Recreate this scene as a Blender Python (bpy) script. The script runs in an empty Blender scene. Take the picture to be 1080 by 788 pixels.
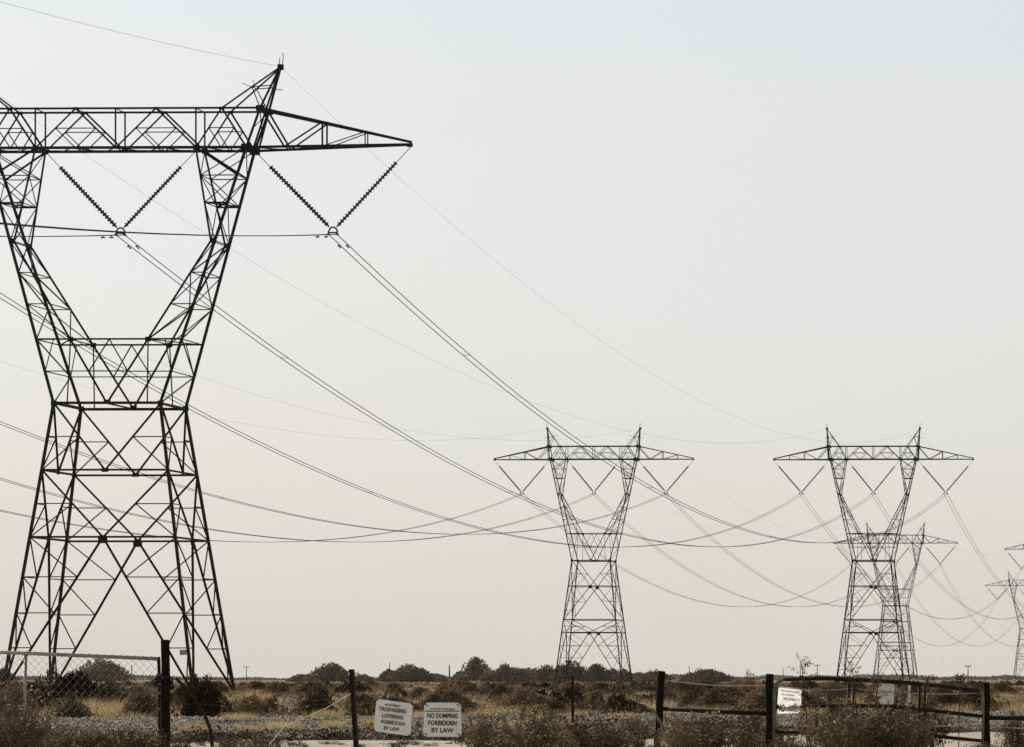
import bpy, math, random
import numpy as np
from mathutils import Vector, Matrix

random.seed(7)
RNG = np.random.default_rng(11)
R = math.radians
S = bpy.context.scene
COL = S.collection
PI = math.pi

# ---------------------------------------------------------------- camera
F = 4000.0            # focal length in photo pixels (photo is 1080 wide)
CAMZ = 1.1
HOR = 716.0           # horizon row in the photo
XP = 1350.0           # column of the principal point: the camera looks along the power lines, the frame is a shifted crop
cd = bpy.data.cameras.new('camera')
cam = bpy.data.objects.new('camera', cd)
COL.objects.link(cam)
cam.location = (0, 0, CAMZ)
cam.rotation_euler = (R(90), 0, 0)
cd.sensor_width = 36.0
cd.lens = 36.0 * F / 1080.0
cd.shift_x = (540.0 - XP) / 1080.0
cd.shift_y = (HOR - 394.0) / 1080.0
cd.clip_start = 0.5
cd.clip_end = 30000
S.camera = cam

# ---------------------------------------------------------------- sun and sky
SUN_EL, SUN_AZ = 26.0, 50.0           # azimuth: degrees to the left of straight ahead
sun_dir = Vector((-math.sin(R(SUN_AZ)) * math.cos(R(SUN_EL)), math.cos(R(SUN_AZ)) * math.cos(R(SUN_EL)), math.sin(R(SUN_EL))))
sd = bpy.data.lights.new('sun', 'SUN')
sd.energy = 5.0
sd.angle = R(0.6)
sd.color = (1.0, 0.90, 0.76)
sun = bpy.data.objects.new('sun', sd)
COL.objects.link(sun)
sun.rotation_euler = sun_dir.to_track_quat('Z', 'Y').to_euler()
sun.location = (-60, 60, 80)

W = bpy.data.worlds.new('World')
S.world = W
W.use_nodes = True
nt = W.node_tree
nt.nodes.clear()
out = nt.nodes.new('ShaderNodeOutputWorld')
bg = nt.nodes.new('ShaderNodeBackground')
sky = nt.nodes.new('ShaderNodeTexSky')
sky.sky_type = 'NISHITA'
sky.sun_disc = False
sky.sun_elevation = R(SUN_EL)
sky.sun_rotation = R(-SUN_AZ)
sky.dust_density = 6.0
sky.air_density = 1.0
sky.ozone_density = 1.0
hs = nt.nodes.new('ShaderNodeHueSaturation')
hs.inputs['Saturation'].default_value = 0.25
tc = nt.nodes.new('ShaderNodeTexCoord')
sep = nt.nodes.new('ShaderNodeSeparateXYZ')
ramp = nt.nodes.new('ShaderNodeValToRGB')
mix = nt.nodes.new('ShaderNodeMix')
mix.data_type = 'RGBA'
mix.inputs['Factor'].default_value = 0.86
el = ramp.color_ramp.elements
K = 10.0
def stop(pos, rgb, first=False):
    e = el[0] if first else (el[1] if len(el) == 2 and not stop.used else el.new(pos))
    if not first and not stop.used:
        stop.used = True
    e.position = pos
    e.color = (rgb[0], rgb[1], rgb[2], 1)
stop.used = False
stop(0.0, (.780, .746, .690), True)
stop(0.02, (.806, .776, .722))
stop(0.047, (.822, .797, .752))
stop(0.085, (.83, .825, .805))
stop(0.13, (.80, .815, .825))
stop(0.19, (.775, .81, .835))
stop(0.33, (.47, .47, .47))
stop(1.0, (.20, .20, .195))
sc_ = nt.nodes.new('ShaderNodeVectorMath')
sc_.operation = 'SCALE'
sc_.inputs['Scale'].default_value = K
nt.links.new(tc.outputs['Generated'], sep.inputs[0])
cl = nt.nodes.new('ShaderNodeTexNoise'); cl.inputs['Scale'].default_value = 7.0; cl.inputs['Detail'].default_value = 4.0
mp = nt.nodes.new('ShaderNodeMapping'); mp.inputs['Scale'].default_value = (1.0, 1.0, 3.2); mp.inputs['Rotation'].default_value = (0, R(14), 0)
nt.links.new(tc.outputs['Generated'], mp.inputs['Vector']); nt.links.new(mp.outputs['Vector'], cl.inputs['Vector'])
ofs = nt.nodes.new('ShaderNodeMath'); ofs.operation = 'MULTIPLY_ADD'; ofs.inputs[1].default_value = 0.085
nt.links.new(cl.outputs['Fac'], ofs.inputs[0])
sub = nt.nodes.new('ShaderNodeMath'); sub.operation = 'SUBTRACT'; sub.inputs[1].default_value = 0.0425
nt.links.new(sep.outputs['Z'], sub.inputs[0]); nt.links.new(sub.outputs[0], ofs.inputs[2])
clp = nt.nodes.new('ShaderNodeMath'); clp.operation = 'MAXIMUM'; clp.inputs[1].default_value = 0.0
nt.links.new(ofs.outputs[0], clp.inputs[0])
nt.links.new(clp.outputs[0], ramp.inputs['Fac'])
nt.links.new(ramp.outputs['Color'], sc_.inputs[0])
nt.links.new(sky.outputs['Color'], hs.inputs['Color'])
nt.links.new(hs.outputs['Color'], mix.inputs[6])
nt.links.new(sc_.outputs['Vector'], mix.inputs[7])
nt.links.new(mix.outputs[2], bg.inputs['Color'])
nt.links.new(bg.outputs['Background'], out.inputs['Surface'])
bg.inputs['Strength'].default_value = 0.1

S.view_settings.view_transform = 'Standard'
S.view_settings.look = 'None'
S.view_settings.gamma = 1.0
S.view_settings.exposure = 0.0
S.view_settings.use_curve_mapping = False
S.render.engine = 'CYCLES'
S.cycles.max_bounces = 6
S.cycles.volume_bounces = 0
S.cycles.use_denoising = False
S.cycles.sample_clamp_direct = 2.0
S.cycles.sample_clamp_indirect = 2.0

# ---------------------------------------------------------------- helpers
def px(x, y, D):
    """the point at distance D along the view axis seen at photo pixel x, y"""
    return Vector(((x - XP) / F * D, D, CAMZ - (y - HOR) / F * D))

def gx(x, D, z=0.0):
    return Vector(((x - XP) / F * D, D, z))

def tag(o, label=None, cat=None, group=None, kind=None):
    if label: o['label'] = label
    if cat: o['category'] = cat
    if group: o['group'] = group
    if kind: o['kind'] = kind
    return o

def empty(name, loc=(0, 0, 0), rz=0.0):
    o = bpy.data.objects.new(name, None)
    COL.objects.link(o)
    o.location = loc
    o.rotation_euler = (0, 0, rz)
    o.empty_display_size = 0.3
    return o

def copy_tree(o, parent=None):
    c = o.copy()
    COL.objects.link(c)
    c.parent = parent
    for ch in list(o.children):
        copy_tree(ch, c)
    return c

class MB:
    def __init__(s):
        s.v = []; s.f = []; s.m = []
    def _add(s, vs, fs, mi=0):
        n = len(s.v)
        s.v.extend([tuple(v) for v in vs])
        s.f.extend([tuple(i + n for i in f) for f in fs])
        s.m.extend([mi] * len(fs))
    def angle(s, p, q, w, t=None):
        """an L-section steel angle from p to q"""
        p = Vector(p); q = Vector(q)
        d = q - p
        if d.length < 1e-6: return
        d.normalize()
        ref = Vector((0, 1, 0)) if abs(d.y) < 0.8 else Vector((1, 0, 0))
        u = d.cross(ref).normalized(); v = d.cross(u).normalized()
        t = t or w * 0.16
        c = w * 0.35
        prof = [(-c, -c), (w - c, -c), (w - c, t - c), (t - c, t - c), (t - c, w - c), (-c, w - c)]
        vs = [p + u * a + v * b for a, b in prof] + [q + u * a + v * b for a, b in prof]
        fs = [(i, (i + 1) % 6, (i + 1) % 6 + 6, i + 6) for i in range(6)]
        fs += [(3, 2, 1, 0), (5, 4, 3, 0), (6, 7, 8, 9), (6, 9, 10, 11)]
        s._add(vs, fs)
    def box(s, c, size, rot=None, mi=0):
        c = Vector(c); hx, hy, hz = size[0] / 2, size[1] / 2, size[2] / 2
        vs = [Vector((a * hx, b * hy, d * hz)) for d in (-1, 1) for b in (-1, 1) for a in (-1, 1)]
        if rot is not None: vs = [rot @ v for v in vs]
        s._add([c + v for v in vs], [(0, 2, 3, 1), (4, 5, 7, 6), (0, 1, 5, 4), (2, 6, 7, 3), (0, 4, 6, 2), (1, 3, 7, 5)], mi)
    def tube(s, pts, r, n=6, cap=True, mi=0):
        pts = [Vector(p) for p in pts]
        rs = r if isinstance(r, (list, tuple)) else [r] * len(pts)
        vs = []; fs = []
        N = len(pts)
        pu = None
        for i, p in enumerate(pts):
            d = (pts[min(i + 1, N - 1)] - pts[max(i - 1, 0)]).normalized()
            if pu is None:
                ref = Vector((0, 0, 1)) if abs(d.z) < 0.9 else Vector((1, 0, 0))
                u = d.cross(ref).normalized()
            else:
                u = (pu - d * pu.dot(d)).normalized()
            pu = u
            v = d.cross(u)
            for k in range(n):
                a = 2 * PI * k / n
                vs.append(p + (u * math.cos(a) + v * math.sin(a)) * rs[i])
        for i in range(N - 1):
            for k in range(n):
                fs.append((i * n + k, i * n + (k + 1) % n, (i + 1) * n + (k + 1) % n, (i + 1) * n + k))
        if cap:
            fs.append(tuple(range(n - 1, -1, -1)))
            fs.append(tuple((N - 1) * n + k for k in range(n)))
        s._add(vs, fs, mi)
    def lathe(s, p, q, prof, n=8):
        """revolve (t along p-q in metres, radius) about the line p-q"""
        p = Vector(p); q = Vector(q); d = (q - p).normalized()
        ref = Vector((0, 1, 0)) if abs(d.y) < 0.8 else Vector((1, 0, 0))
        u = d.cross(ref).normalized(); v = d.cross(u)
        vs = []; fs = []
        for t, r in prof:
            for k in range(n):
                a = 2 * PI * k / n
                vs.append(p + d * t + (u * math.cos(a) + v * math.sin(a)) * r)
        for i in range(len(prof) - 1):
            for k in range(n):
                fs.append((i * n + k, i * n + (k + 1) % n, (i + 1) * n + (k + 1) % n, (i + 1) * n + k))
        s._add(vs, fs)
    def build(s, name, mat, parent=None, smooth=False, loc=None):
        me = bpy.data.meshes.new(name)
        me.from_pydata(s.v, [], s.f)
        mats = mat if isinstance(mat, (list, tuple)) else [mat]
        for m in mats: me.materials.append(m)
        if len(mats) > 1: me.polygons.foreach_set('material_index', s.m)
        if smooth: me.polygons.foreach_set('use_smooth', [True] * len(me.polygons))
        me.update()
        o = bpy.data.objects.new(name, me)
        COL.objects.link(o)
        if parent is not None: o.parent = parent
        if loc is not None: o.location = loc
        return o

def raw_mesh(name, V, Fc, mats, mi=None):
    """V (n,3) array, Fc (m,k) int array"""
    me = bpy.data.meshes.new(name)
    V = np.asarray(V, dtype=np.float32); Fc = np.asarray(Fc, dtype=np.int32)
    k = Fc.shape[1]
    me.vertices.add(len(V)); me.vertices.foreach_set('co', V.ravel())
    me.loops.add(Fc.size); me.loops.foreach_set('vertex_index', Fc.ravel())
    me.polygons.add(len(Fc))
    me.polygons.foreach_set('loop_start', np.arange(0, Fc.size, k, dtype=np.int32))
    for m in mats: me.materials.append(m)
    if mi is not None: me.polygons.foreach_set('material_index', np.asarray(mi, dtype=np.int32))
    me.update(calc_edges=True)
    return me

def mesh_obj(name, me, parent=None, loc=None):
    o = bpy.data.objects.new(name, me)
    COL.objects.link(o)
    if parent is not None: o.parent = parent
    if loc is not None: o.location = loc
    return o

# ---------------------------------------------------------------- materials
def new_mat(name):
    m = bpy.data.materials.new(name); m.use_nodes = True
    n = m.node_tree; n.nodes.clear()
    o = n.nodes.new('ShaderNodeOutputMaterial')
    return m, n, o

def noise_col(n, stops, scale, detail=6.0, coord='Object', rough=0.6):
    tc = n.nodes.new('ShaderNodeTexCoord')
    nz = n.nodes.new('ShaderNodeTexNoise')
    nz.inputs['Scale'].default_value = scale; nz.inputs['Detail'].default_value = detail
    nz.inputs['Roughness'].default_value = rough
    n.links.new(tc.outputs[coord], nz.inputs['Vector'])
    rp = n.nodes.new('ShaderNodeValToRGB')
    e = rp.color_ramp.elements
    for i, (p, c) in enumerate(stops):
        q = e[i] if i < 2 else e.new(p)
        q.position = p; q.color = (*c, 1)
    n.links.new(nz.outputs['Fac'], rp.inputs['Fac'])
    return rp.outputs['Color'], nz

def solid(name, stops, scale=8.0, rough=0.7, metal=0.0, bump=0.0, bscale=None, spec=0.4):
    m, n, o = new_mat(name)
    b = n.nodes.new('ShaderNodeBsdfPrincipled')
    c, nz = noise_col(n, stops, scale)
    n.links.new(c, b.inputs['Base Color'])
    b.inputs['Roughness'].default_value = rough
    b.inputs['Metallic'].default_value = metal
    b.inputs['Specular IOR Level'].default_value = spec
    if bump:
        bp = n.nodes.new('ShaderNodeBump'); bp.inputs['Strength'].default_value = bump
        bp.inputs['Distance'].default_value = 0.02
        c2, nz2 = noise_col(n, [(0.3, (0, 0, 0)), (0.7, (1, 1, 1))], bscale or scale * 3)
        n.links.new(c2, bp.inputs['Height']); n.links.new(bp.outputs['Normal'], b.inputs['Normal'])
    n.links.new(b.outputs[0], o.inputs['Surface'])
    return m

def leafy(name, ca, cb, trans=0.35, vary=0.35):
    """thin leaf or stem: diffuse plus light coming through; hue varies from plant to plant and along the plant"""
    m, n, o = new_mat(name)
    col, nz = noise_col(n, [(0.35, ca), (0.68, cb)], 2.2, 4.0, 'Object')
    oi = n.nodes.new('ShaderNodeObjectInfo')
    mr = n.nodes.new('ShaderNodeMapRange')
    mr.inputs[3].default_value = 1.0 - vary; mr.inputs[4].default_value = 1.0 + vary
    n.links.new(oi.outputs['Random'], mr.inputs[0])
    hv = n.nodes.new('ShaderNodeHueSaturation')
    n.links.new(col, hv.inputs['Color']); n.links.new(mr.outputs[0], hv.inputs['Value'])
    d = n.nodes.new('ShaderNodeBsdfDiffuse'); t = n.nodes.new('ShaderNodeBsdfTranslucent')
    n.links.new(hv.outputs['Color'], d.inputs['Color']); n.links.new(hv.outputs['Color'], t.inputs['Color'])
    mx = n.nodes.new('ShaderNodeMixShader'); mx.inputs[0].default_value = trans
    n.links.new(d.outputs[0], mx.inputs[1]); n.links.new(t.outputs[0], mx.inputs[2])
    n.links.new(mx.outputs[0], o.inputs['Surface'])
    return m

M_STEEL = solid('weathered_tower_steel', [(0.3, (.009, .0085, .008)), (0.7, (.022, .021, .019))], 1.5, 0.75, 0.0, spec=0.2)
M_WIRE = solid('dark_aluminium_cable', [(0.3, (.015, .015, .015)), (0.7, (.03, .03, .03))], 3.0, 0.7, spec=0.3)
M_INS = solid('brown_porcelain', [(0.3, (.03, .024, .02)), (0.7, (.05, .04, .032))], 4.0, 0.45, spec=0.3)
M_CONC = solid('footing_concrete', [(0.3, (.25, .24, .22)), (0.7, (.36, .34, .31))], 3.0, 0.9)
M_WOOD = solid('weathered_post_wood', [(0.3, (.005, .004, .003)), (0.7, (.018, .0145, .011))], 9.0, 0.95, bump=0.6, bscale=30, spec=0.06)
M_RUST = solid('rusty_pipe', [(0.3, (.007, .006, .005)), (0.7, (.024, .019, .015))], 8.0, 0.75, bump=0.2, spec=0.15)
M_GALV = solid('galvanised_pipe', [(0.3, (.20, .19, .175)), (0.7, (.36, .35, .33))], 10.0, 0.45, metal=0.55)
M_GALV_DK = solid('dull_galvanised_wire', [(0.3, (.09, .085, .078)), (0.7, (.17, .16, .145))], 10.0, 0.75, spec=0.2)
M_BARB = solid('rusty_fence_wire', [(0.3, (.04, .034, .028)), (0.7, (.09, .078, .066))], 6.0, 0.7, spec=0.2)
M_BRIGHT = solid('bright_fence_wire', [(0.35, (.16, .15, .14)), (0.6, (.72, .70, .66))], 1.7, 0.4, metal=0.2)
M_RUBBER = solid('grey_hose', [(0.3, (.014, .0135, .0125)), (0.7, (.028, .027, .025))], 6.0, 0.85, spec=0.08)
M_SIGN = solid('faded_sign_paint', [(0.3, (.74, .74, .72)), (0.7, (.84, .84, .82))], 9.0, 0.6)
def sign_paint():
    m, n, o = new_mat('weathered_sign_sheet')
    b = n.nodes.new('ShaderNodeBsdfPrincipled'); b.inputs['Roughness'].default_value = .6
    c1, _ = noise_col(n, [(0.3, (.70, .70, .68)), (0.7, (.84, .84, .82))], 7.0)
    f, _ = noise_col(n, [(0.60, (0, 0, 0)), (0.74, (.5, .5, .5))], 16.0, 8.0)
    mx = n.nodes.new('ShaderNodeMix'); mx.data_type = 'RGBA'
    n.links.new(f, mx.inputs['Factor']); n.links.new(c1, mx.inputs[6]); mx.inputs[7].default_value = (.36, .31, .25, 1)
    n.links.new(mx.outputs[2], b.inputs['Base Color']); n.links.new(b.outputs[0], o.inputs['Surface'])
    return m
M_SIGN = sign_paint()
M_INK = solid('sign_lettering', [(0.3, (.008, .008, .008)), (0.7, (.02, .02, .02))], 30.0, 0.7)
M_INKF = solid('faded_sign_lettering', [(0.48, (.015, .015, .015)), (0.72, (.22, .22, .21))], 24.0, 0.7)
M_POLE = solid('utility_pole_wood', [(0.3, (.06, .052, .043)), (0.7, (.10, .085, .07))], 3.0, 0.9)
M_BARK = solid('bark', [(0.3, (.05, .04, .032)), (0.7, (.10, .08, .06))], 5.0, 0.9)
M_WHITE = solid('white_paint', [(0.3, (.6, .59, .56)), (0.7, (.8, .79, .76))], 12.0, 0.5)

L_TREE = leafy('dusty_tree_leaves', (.085, .070, .045), (.175, .142, .090), 0.25, 0.25)
L_TREE2 = leafy('pale_tree_leaves', (.105, .090, .063), (.19, .16, .11), 0.25, 0.25)
L_DARK = leafy('dark_brush', (.020, .016, .011), (.055, .042, .027), 0.15, 0.25)
L_BROWN = leafy('brown_scrub', (.085, .061, .036), (.235, .170, .103), 0.38, 0.45)
L_OLIVE = leafy('grey_olive_scrub', (.064, .053, .033), (.17, .138, .085), 0.34, 0.40)
L_ORANGE = leafy('rust_scrub', (.12, .070, .025), (.27, .165, .065), 0.35, 0.2)
L_GOLD = leafy('dry_gold_grass', (.185, .138, .080), (.36, .275, .165), 0.45, 0.2)
L_TUFT = leafy('bright_straw', (.34, .26, .14), (.56, .44, .26), 0.5, 0.15)
L_WEED = leafy('weed_leaves', (.040, .033, .021), (.165, .130, .082), 0.3, 0.6)
L_SEED = leafy('weed_seed_heads', (.20, .155, .095), (.40, .32, .215), 0.45, 0.25)
L_STEM = leafy('weed_stems', (.06, .045, .030), (.19, .145, .10), 0.1, 0.3)
L_FAR = leafy('far_tree_belt', (.075, .070, .058), (.12, .11, .09), 0.2, 0.0)

# ground: pale dirt close by, tan and golden dry field beyond
def ground_material():
    m, n, o = new_mat('dry_field_soil')
    b = n.nodes.new('ShaderNodeBsdfPrincipled')
    b.inputs['Roughness'].default_value = 0.95; b.inputs['Specular IOR Level'].default_value = 0.1
    c1, _ = noise_col(n, [(0.30, (.10, .075, .047)), (0.52, (.21, .160, .100)), (0.72, (.38, .295, .19))], 0.09, 9.0)
    c2, _ = noise_col(n, [(0.3, (.34, .30, .24)), (0.7, (.54, .485, .40))], 1.6, 9.0)
    tc = n.nodes.new('ShaderNodeTexCoord'); sp = n.nodes.new('ShaderNodeSeparateXYZ')
    n.links.new(tc.outputs['Object'], sp.inputs[0])
    nz = n.nodes.new('ShaderNodeTexNoise'); nz.inputs['Scale'].default_value = 0.35; nz.inputs['Detail'].default_value = 5
    n.links.new(tc.outputs['Object'], nz.inputs['Vector'])
    ma = n.nodes.new('ShaderNodeMath'); ma.operation = 'MULTIPLY_ADD'
    n.links.new(nz.outputs['Fac'], ma.inputs[0]); ma.inputs[1].default_value = 14.0
    n.links.new(sp.outputs['Y'], ma.inputs[2])
    mr = n.nodes.new('ShaderNodeMapRange')
    n.links.new(ma.outputs[0], mr.inputs[0]); mr.inputs[1].default_value = 82; mr.inputs[2].default_value = 92
    mx = n.nodes.new('ShaderNodeMix'); mx.data_type = 'RGBA'
    n.links.new(mr.outputs[0], mx.inputs['Factor']); n.links.new(c2, mx.inputs[6]); n.links.new(c1, mx.inputs[7])
    n.links.new(mx.outputs[2], b.inputs['Base Color'])
    n.links.new(b.outputs[0], o.inputs['Surface'])
    return m
M_GROUND = ground_material()
M_GRAVEL = solid('grey_gravel', [(0.3, (.11, .10, .085)), (0.7, (.28, .255, .22))], 3.0, 0.95, bump=0.8, bscale=14, spec=0.1)
M_STONE = solid('ballast_stone', [(0.32, (.080, .070, .057)), (0.5, (.21, .183, .148)), (0.7, (.46, .405, .335))], 1.9, 0.9, spec=0.15)

# ---------------------------------------------------------------- ground
def make_ground():
    xs = np.concatenate([[-2600, -1500, -700, -300, -120], np.linspace(-75, 45, 81), [120, 300, 700, 1500]])
    ys = np.concatenate([[-250, -100, -20, 10], np.linspace(30, 150, 81), [175, 210, 260, 330, 430, 600, 900, 1400, 2200, 3450]])
    X, Y = np.meshgrid(xs, ys)
    fade = np.clip((300 - np.abs(Y)) / 150, 0, 1) * np.clip((140 - np.abs(X)) / 60, 0, 1)
    Z = 0.05 * fade * (np.sin(X * .9 + .3 * Y) * np.sin(Y * .55) + .6 * np.sin(X * 2.3 + Y * 1.1 + 1.0))
    V = np.stack([X.ravel(), Y.ravel(), Z.ravel()], 1)
    nx = len(xs); ny = len(ys)
    q = [(j * nx + i, j * nx + i + 1, (j + 1) * nx + i + 1, (j + 1) * nx + i) for j in range(ny - 1) for i in range(nx - 1)]
    me = raw_mesh('ground', V, q, [M_GROUND])
    me.polygons.foreach_set('use_smooth', [True] * len(me.polygons))
    tag(mesh_obj('ground', me), kind='structure')
make_ground()

def bank_base(x):                       # near foot of the gravel bank
    return 80.6 + 0.83 * x + 0.35 * math.sin(x * 1.3) + 0.2 * math.sin(x * 3.1 + 1)
BANK = [(0.0, -0.08), (0.15, 0.06), (0.4, 0.13), (1.2, 0.155), (4.0, 0.22), (8.0, 0.29), (12.0, 0.30), (20.0, 0.22), (26.0, -0.06)]
def bank_height(x, y):
    t = y - bank_base(x)
    for (a, za), (b, zb) in zip(BANK, BANK[1:]):
        if a <= t <= b: return za + (zb - za) * (t - a) / (b - a)
    return 0.0
def make_bank():
    xs = np.linspace(-65, 40, 401)
    V = []; n = len(BANK)
    for x in xs:
        for t, z in BANK:
            w = 0.02 * math.sin(x * 5.3 + t * 2) + 0.015 * math.sin(x * 11 + t)
            V.append((x, bank_base(x) + t, z + (w if 0.1 < t < 21 else 0)))
    q = [(i * n + j, (i + 1) * n + j, (i + 1) * n + j + 1, i * n + j + 1) for i in range(len(xs) - 1) for j in range(n - 1)]
    me = raw_mesh('gravel_road', V, q, [M_GRAVEL])
    tag(mesh_obj('gravel_road', me), kind='structure')
    # loose stones over its near face and top
    N = 62000
    P = []; Sz = []
    k = 0
    while k < N:
        t = 22 * random.random() ** 1.55
        x = random.uniform(-42, 1)
        y = bank_base(x) + t - 0.05
        if not -60 < XP + F * x / y < 1140: continue
        P.append((x, y, bank_height(x, y) + 0.01)); Sz.append(random.uniform(.014, .042) * (1.7 if random.random() < .05 else 1) * (1 + t * .025))
        k += 1
    P = np.array(P); Sz = np.array(Sz)
    octa = np.array([(1, 0, 0), (-1, 0, 0), (0, 1, 0), (0, -1, 0), (0, 0, 1), (0, 0, -1)], float)
    of = np.array([(0, 2, 4), (2, 1, 4), (1, 3, 4), (3, 0, 4), (2, 0, 5), (1, 2, 5), (3, 1, 5), (0, 3, 5)])
    vv = octa[None] * RNG.uniform(.6, 1.25, (N, 6, 1)) + RNG.normal(0, .22, (N, 6, 3))
    vv[:, :, 2] *= .75
    V = vv * Sz[:, None, None] + P[:, None, :]
    Fc = of[None] + (np.arange(N) * 6)[:, None, None]
    me = raw_mesh('gravel_stones', V.reshape(-1, 3), Fc.reshape(-1, 3), [M_STONE])
    tag(mesh_obj('gravel_stones', me), 'loose grey gravel stones covering the raised gravel road', 'gravel', kind='stuff')
make_bank()

# ---------------------------------------------------------------- foliage
def leaf_tris(P, size, rng, flat=0.0, up=0.0):
    n = len(P)
    a = rng.normal(0, 1, (n, 3)); a[:, 2] += up
    a /= np.linalg.norm(a, axis=1)[:, None]
    b = rng.normal(0, 1, (n, 3)); b -= a * np.sum(a * b, 1)[:, None]
    b /= np.linalg.norm(b, axis=1)[:, None]
    s = (size * rng.uniform(.6, 1.4, n))[:, None]
    v0 = P - a * s * .5 - b * s * .28; v1 = P - a * s * .5 + b * s * .28; v2 = P + a * s * .6
    V = np.stack([v0, v1, v2], 1).reshape(-1, 3)
    Fc = np.arange(n * 3).reshape(-1, 3)
    return V, Fc

def crown_points(n, rx, ry, h, lobes, rng, z0=0.0, dome=0.6):
    """points in an uneven crown: many lobes of different size inside a dome, with gaps between them"""
    C = []
    while len(C) < lobes:
        p = rng.uniform(-1, 1, 3); p[2] = abs(p[2])
        if p[0] ** 2 + p[1] ** 2 + p[2] ** 2 * dome ** -0.4 < 1: C.append(p)
    C = np.array(C)
    rad = rng.uniform(.16, .40, lobes)
    ci = rng.choice(lobes, n, p=rad ** 2 / np.sum(rad ** 2))
    d = rng.normal(0, 1, (n, 3)); d /= np.linalg.norm(d, axis=1)[:, None]
    rr = rng.uniform(.35, 1.0, n) ** .5
    P = C[ci] * .82 + d * (rad[ci] * rr)[:, None]
    P[:, 2] = np.abs(P[:, 2])
    P[:, 2] /= np.percentile(P[:, 2], 98.5); P[:, 0] /= np.percentile(np.abs(P[:, 0]), 98.5); P[:, 1] /= np.percentile(np.abs(P[:, 1]), 98.5)
    P[:, :2] *= (1.06 - .5 * np.clip(P[:, 2:3], 0, 1.1) ** 1.6)
    P *= np.array([rx, ry, h])
    P[:, 2] += z0
    return P

def stems_mesh(n, rx, ry, h, r, rng):
    V = []; Fc = []
    for i in range(n):
        a = rng.uniform(0, 2 * PI); k = rng.uniform(.2, .9)
        q = np.array([math.cos(a) * rx * k, math.sin(a) * ry * k, h * rng.uniform(.4, .9)])
        p = q * np.array([.12, .12, 0]); mid = (p + q) / 2 + np.array([0, 0, h * .1])
        w = np.array([-math.sin(a), math.cos(a), 0]) * r
        pts = [p, mid, q]
        for j in range(2):
            b = len(V)
            ww = w * (1 - j * .45)
            V += [pts[j] - ww, pts[j] + ww, pts[j + 1] + ww * .5, pts[j + 1] - ww * .5]
            Fc += [(b, b + 1, b + 2), (b, b + 2, b + 3)]
    return np.array(V), np.array(Fc)

def bush_mesh(name, n, rx, ry, h, leaf, mat, seed, lobes=14, stems=30, seedmat=None, nseed=0, stem_r=.012, up=0.4):
    rng = np.random.default_rng(seed)
    P = crown_points(n, rx, ry, h, lobes, rng)
    V, Fc = leaf_tris(P, leaf, rng, up=up)
    # wispy twigs that break the outline
    tw = max(20, n // 14)
    Pt = crown_points(tw, rx * 1.12, ry * 1.12, h * 1.12, lobes, rng)
    Vt, Ft = leaf_tris(Pt, leaf * 2.4, rng, up=1.5)
    c = np.repeat(Pt, 3, axis=0); Vt = c + (Vt - c) * np.array([.5, .5, 1.0])
    V2, F2 = stems_mesh(stems, rx, ry, h, stem_r, rng)
    mi = np.concatenate([np.zeros(len(Fc)), np.zeros(len(Ft)), np.ones(len(F2))])
    allV = [V, Vt, V2]; allF = [Fc, Ft + len(V), F2 + len(V) + len(Vt)]
    mats = [mat, L_STEM]
    if nseed:
        Ps = crown_points(nseed, rx * 1.08, ry * 1.08, h * 1.1, lobes, rng)
        V3, F3 = leaf_tris(Ps, leaf * .8, rng, up=.5)
        allF.append(F3 + len(V) + len(Vt) + len(V2)); allV.append(V3)
        mi = np.concatenate([mi, np.full(len(F3), 2)]); mats.append(seedmat or L_SEED)
    return raw_mesh(name, np.concatenate(allV), np.concatenate(allF), mats, mi)

def tree(x, top, half, D, seed, label, mat, name='low_tree', group=None, shape=1.0, trunk=True):
    """a far tree or large shrub: trunk with limbs, crown of leaf clumps"""
    rng = np.random.default_rng(seed)
    h = CAMZ - (top + 1.2 - HOR) / F * D
    rx = half / F * D
    root = empty(name, gx(x, D))
    tag(root, label, 'tree' if name != 'shrub' else 'shrub', group)
    n = int(4200 * max(1, rx / 5))
    z0 = h * .10
    P = crown_points(n, rx, rx * .8, (h - z0), int(16 + rx * 2.5), rng, z0, shape)
    V, Fc = leaf_tris(P, .012 * D * .036, rng)
    Pt = crown_points(n // 6, rx * 1.06, rx * .9, (h - z0) * 1.05, 34, rng, z0, shape)
    Vt, Ft = leaf_tris(Pt, .012 * D * .07, rng, up=1.2)
    me = raw_mesh('crown', np.concatenate([V, Vt]), np.concatenate([Fc, Ft + len(V)]), [mat])
    mesh_obj('crown', me, root)
    m = MB()
    m.tube([(0, 0, -.1), (.05 * h, 0, h * .3), (0, .03 * h, h * .62)], [h * .035, h * .025, h * .01], 6)
    for k in range(6):
        a = rng.uniform(0, 2 * PI)
        m.tube([(0.03 * h, 0, h * .18), (math.cos(a) * rx * .35, math.sin(a) * rx * .3, h * .45), (math.cos(a) * rx * .7, math.sin(a) * rx * .5, h * .66)], [h * .02, h * .013, h * .005], 5)
    m.build('trunk', M_BARK, root)
    return root

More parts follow.
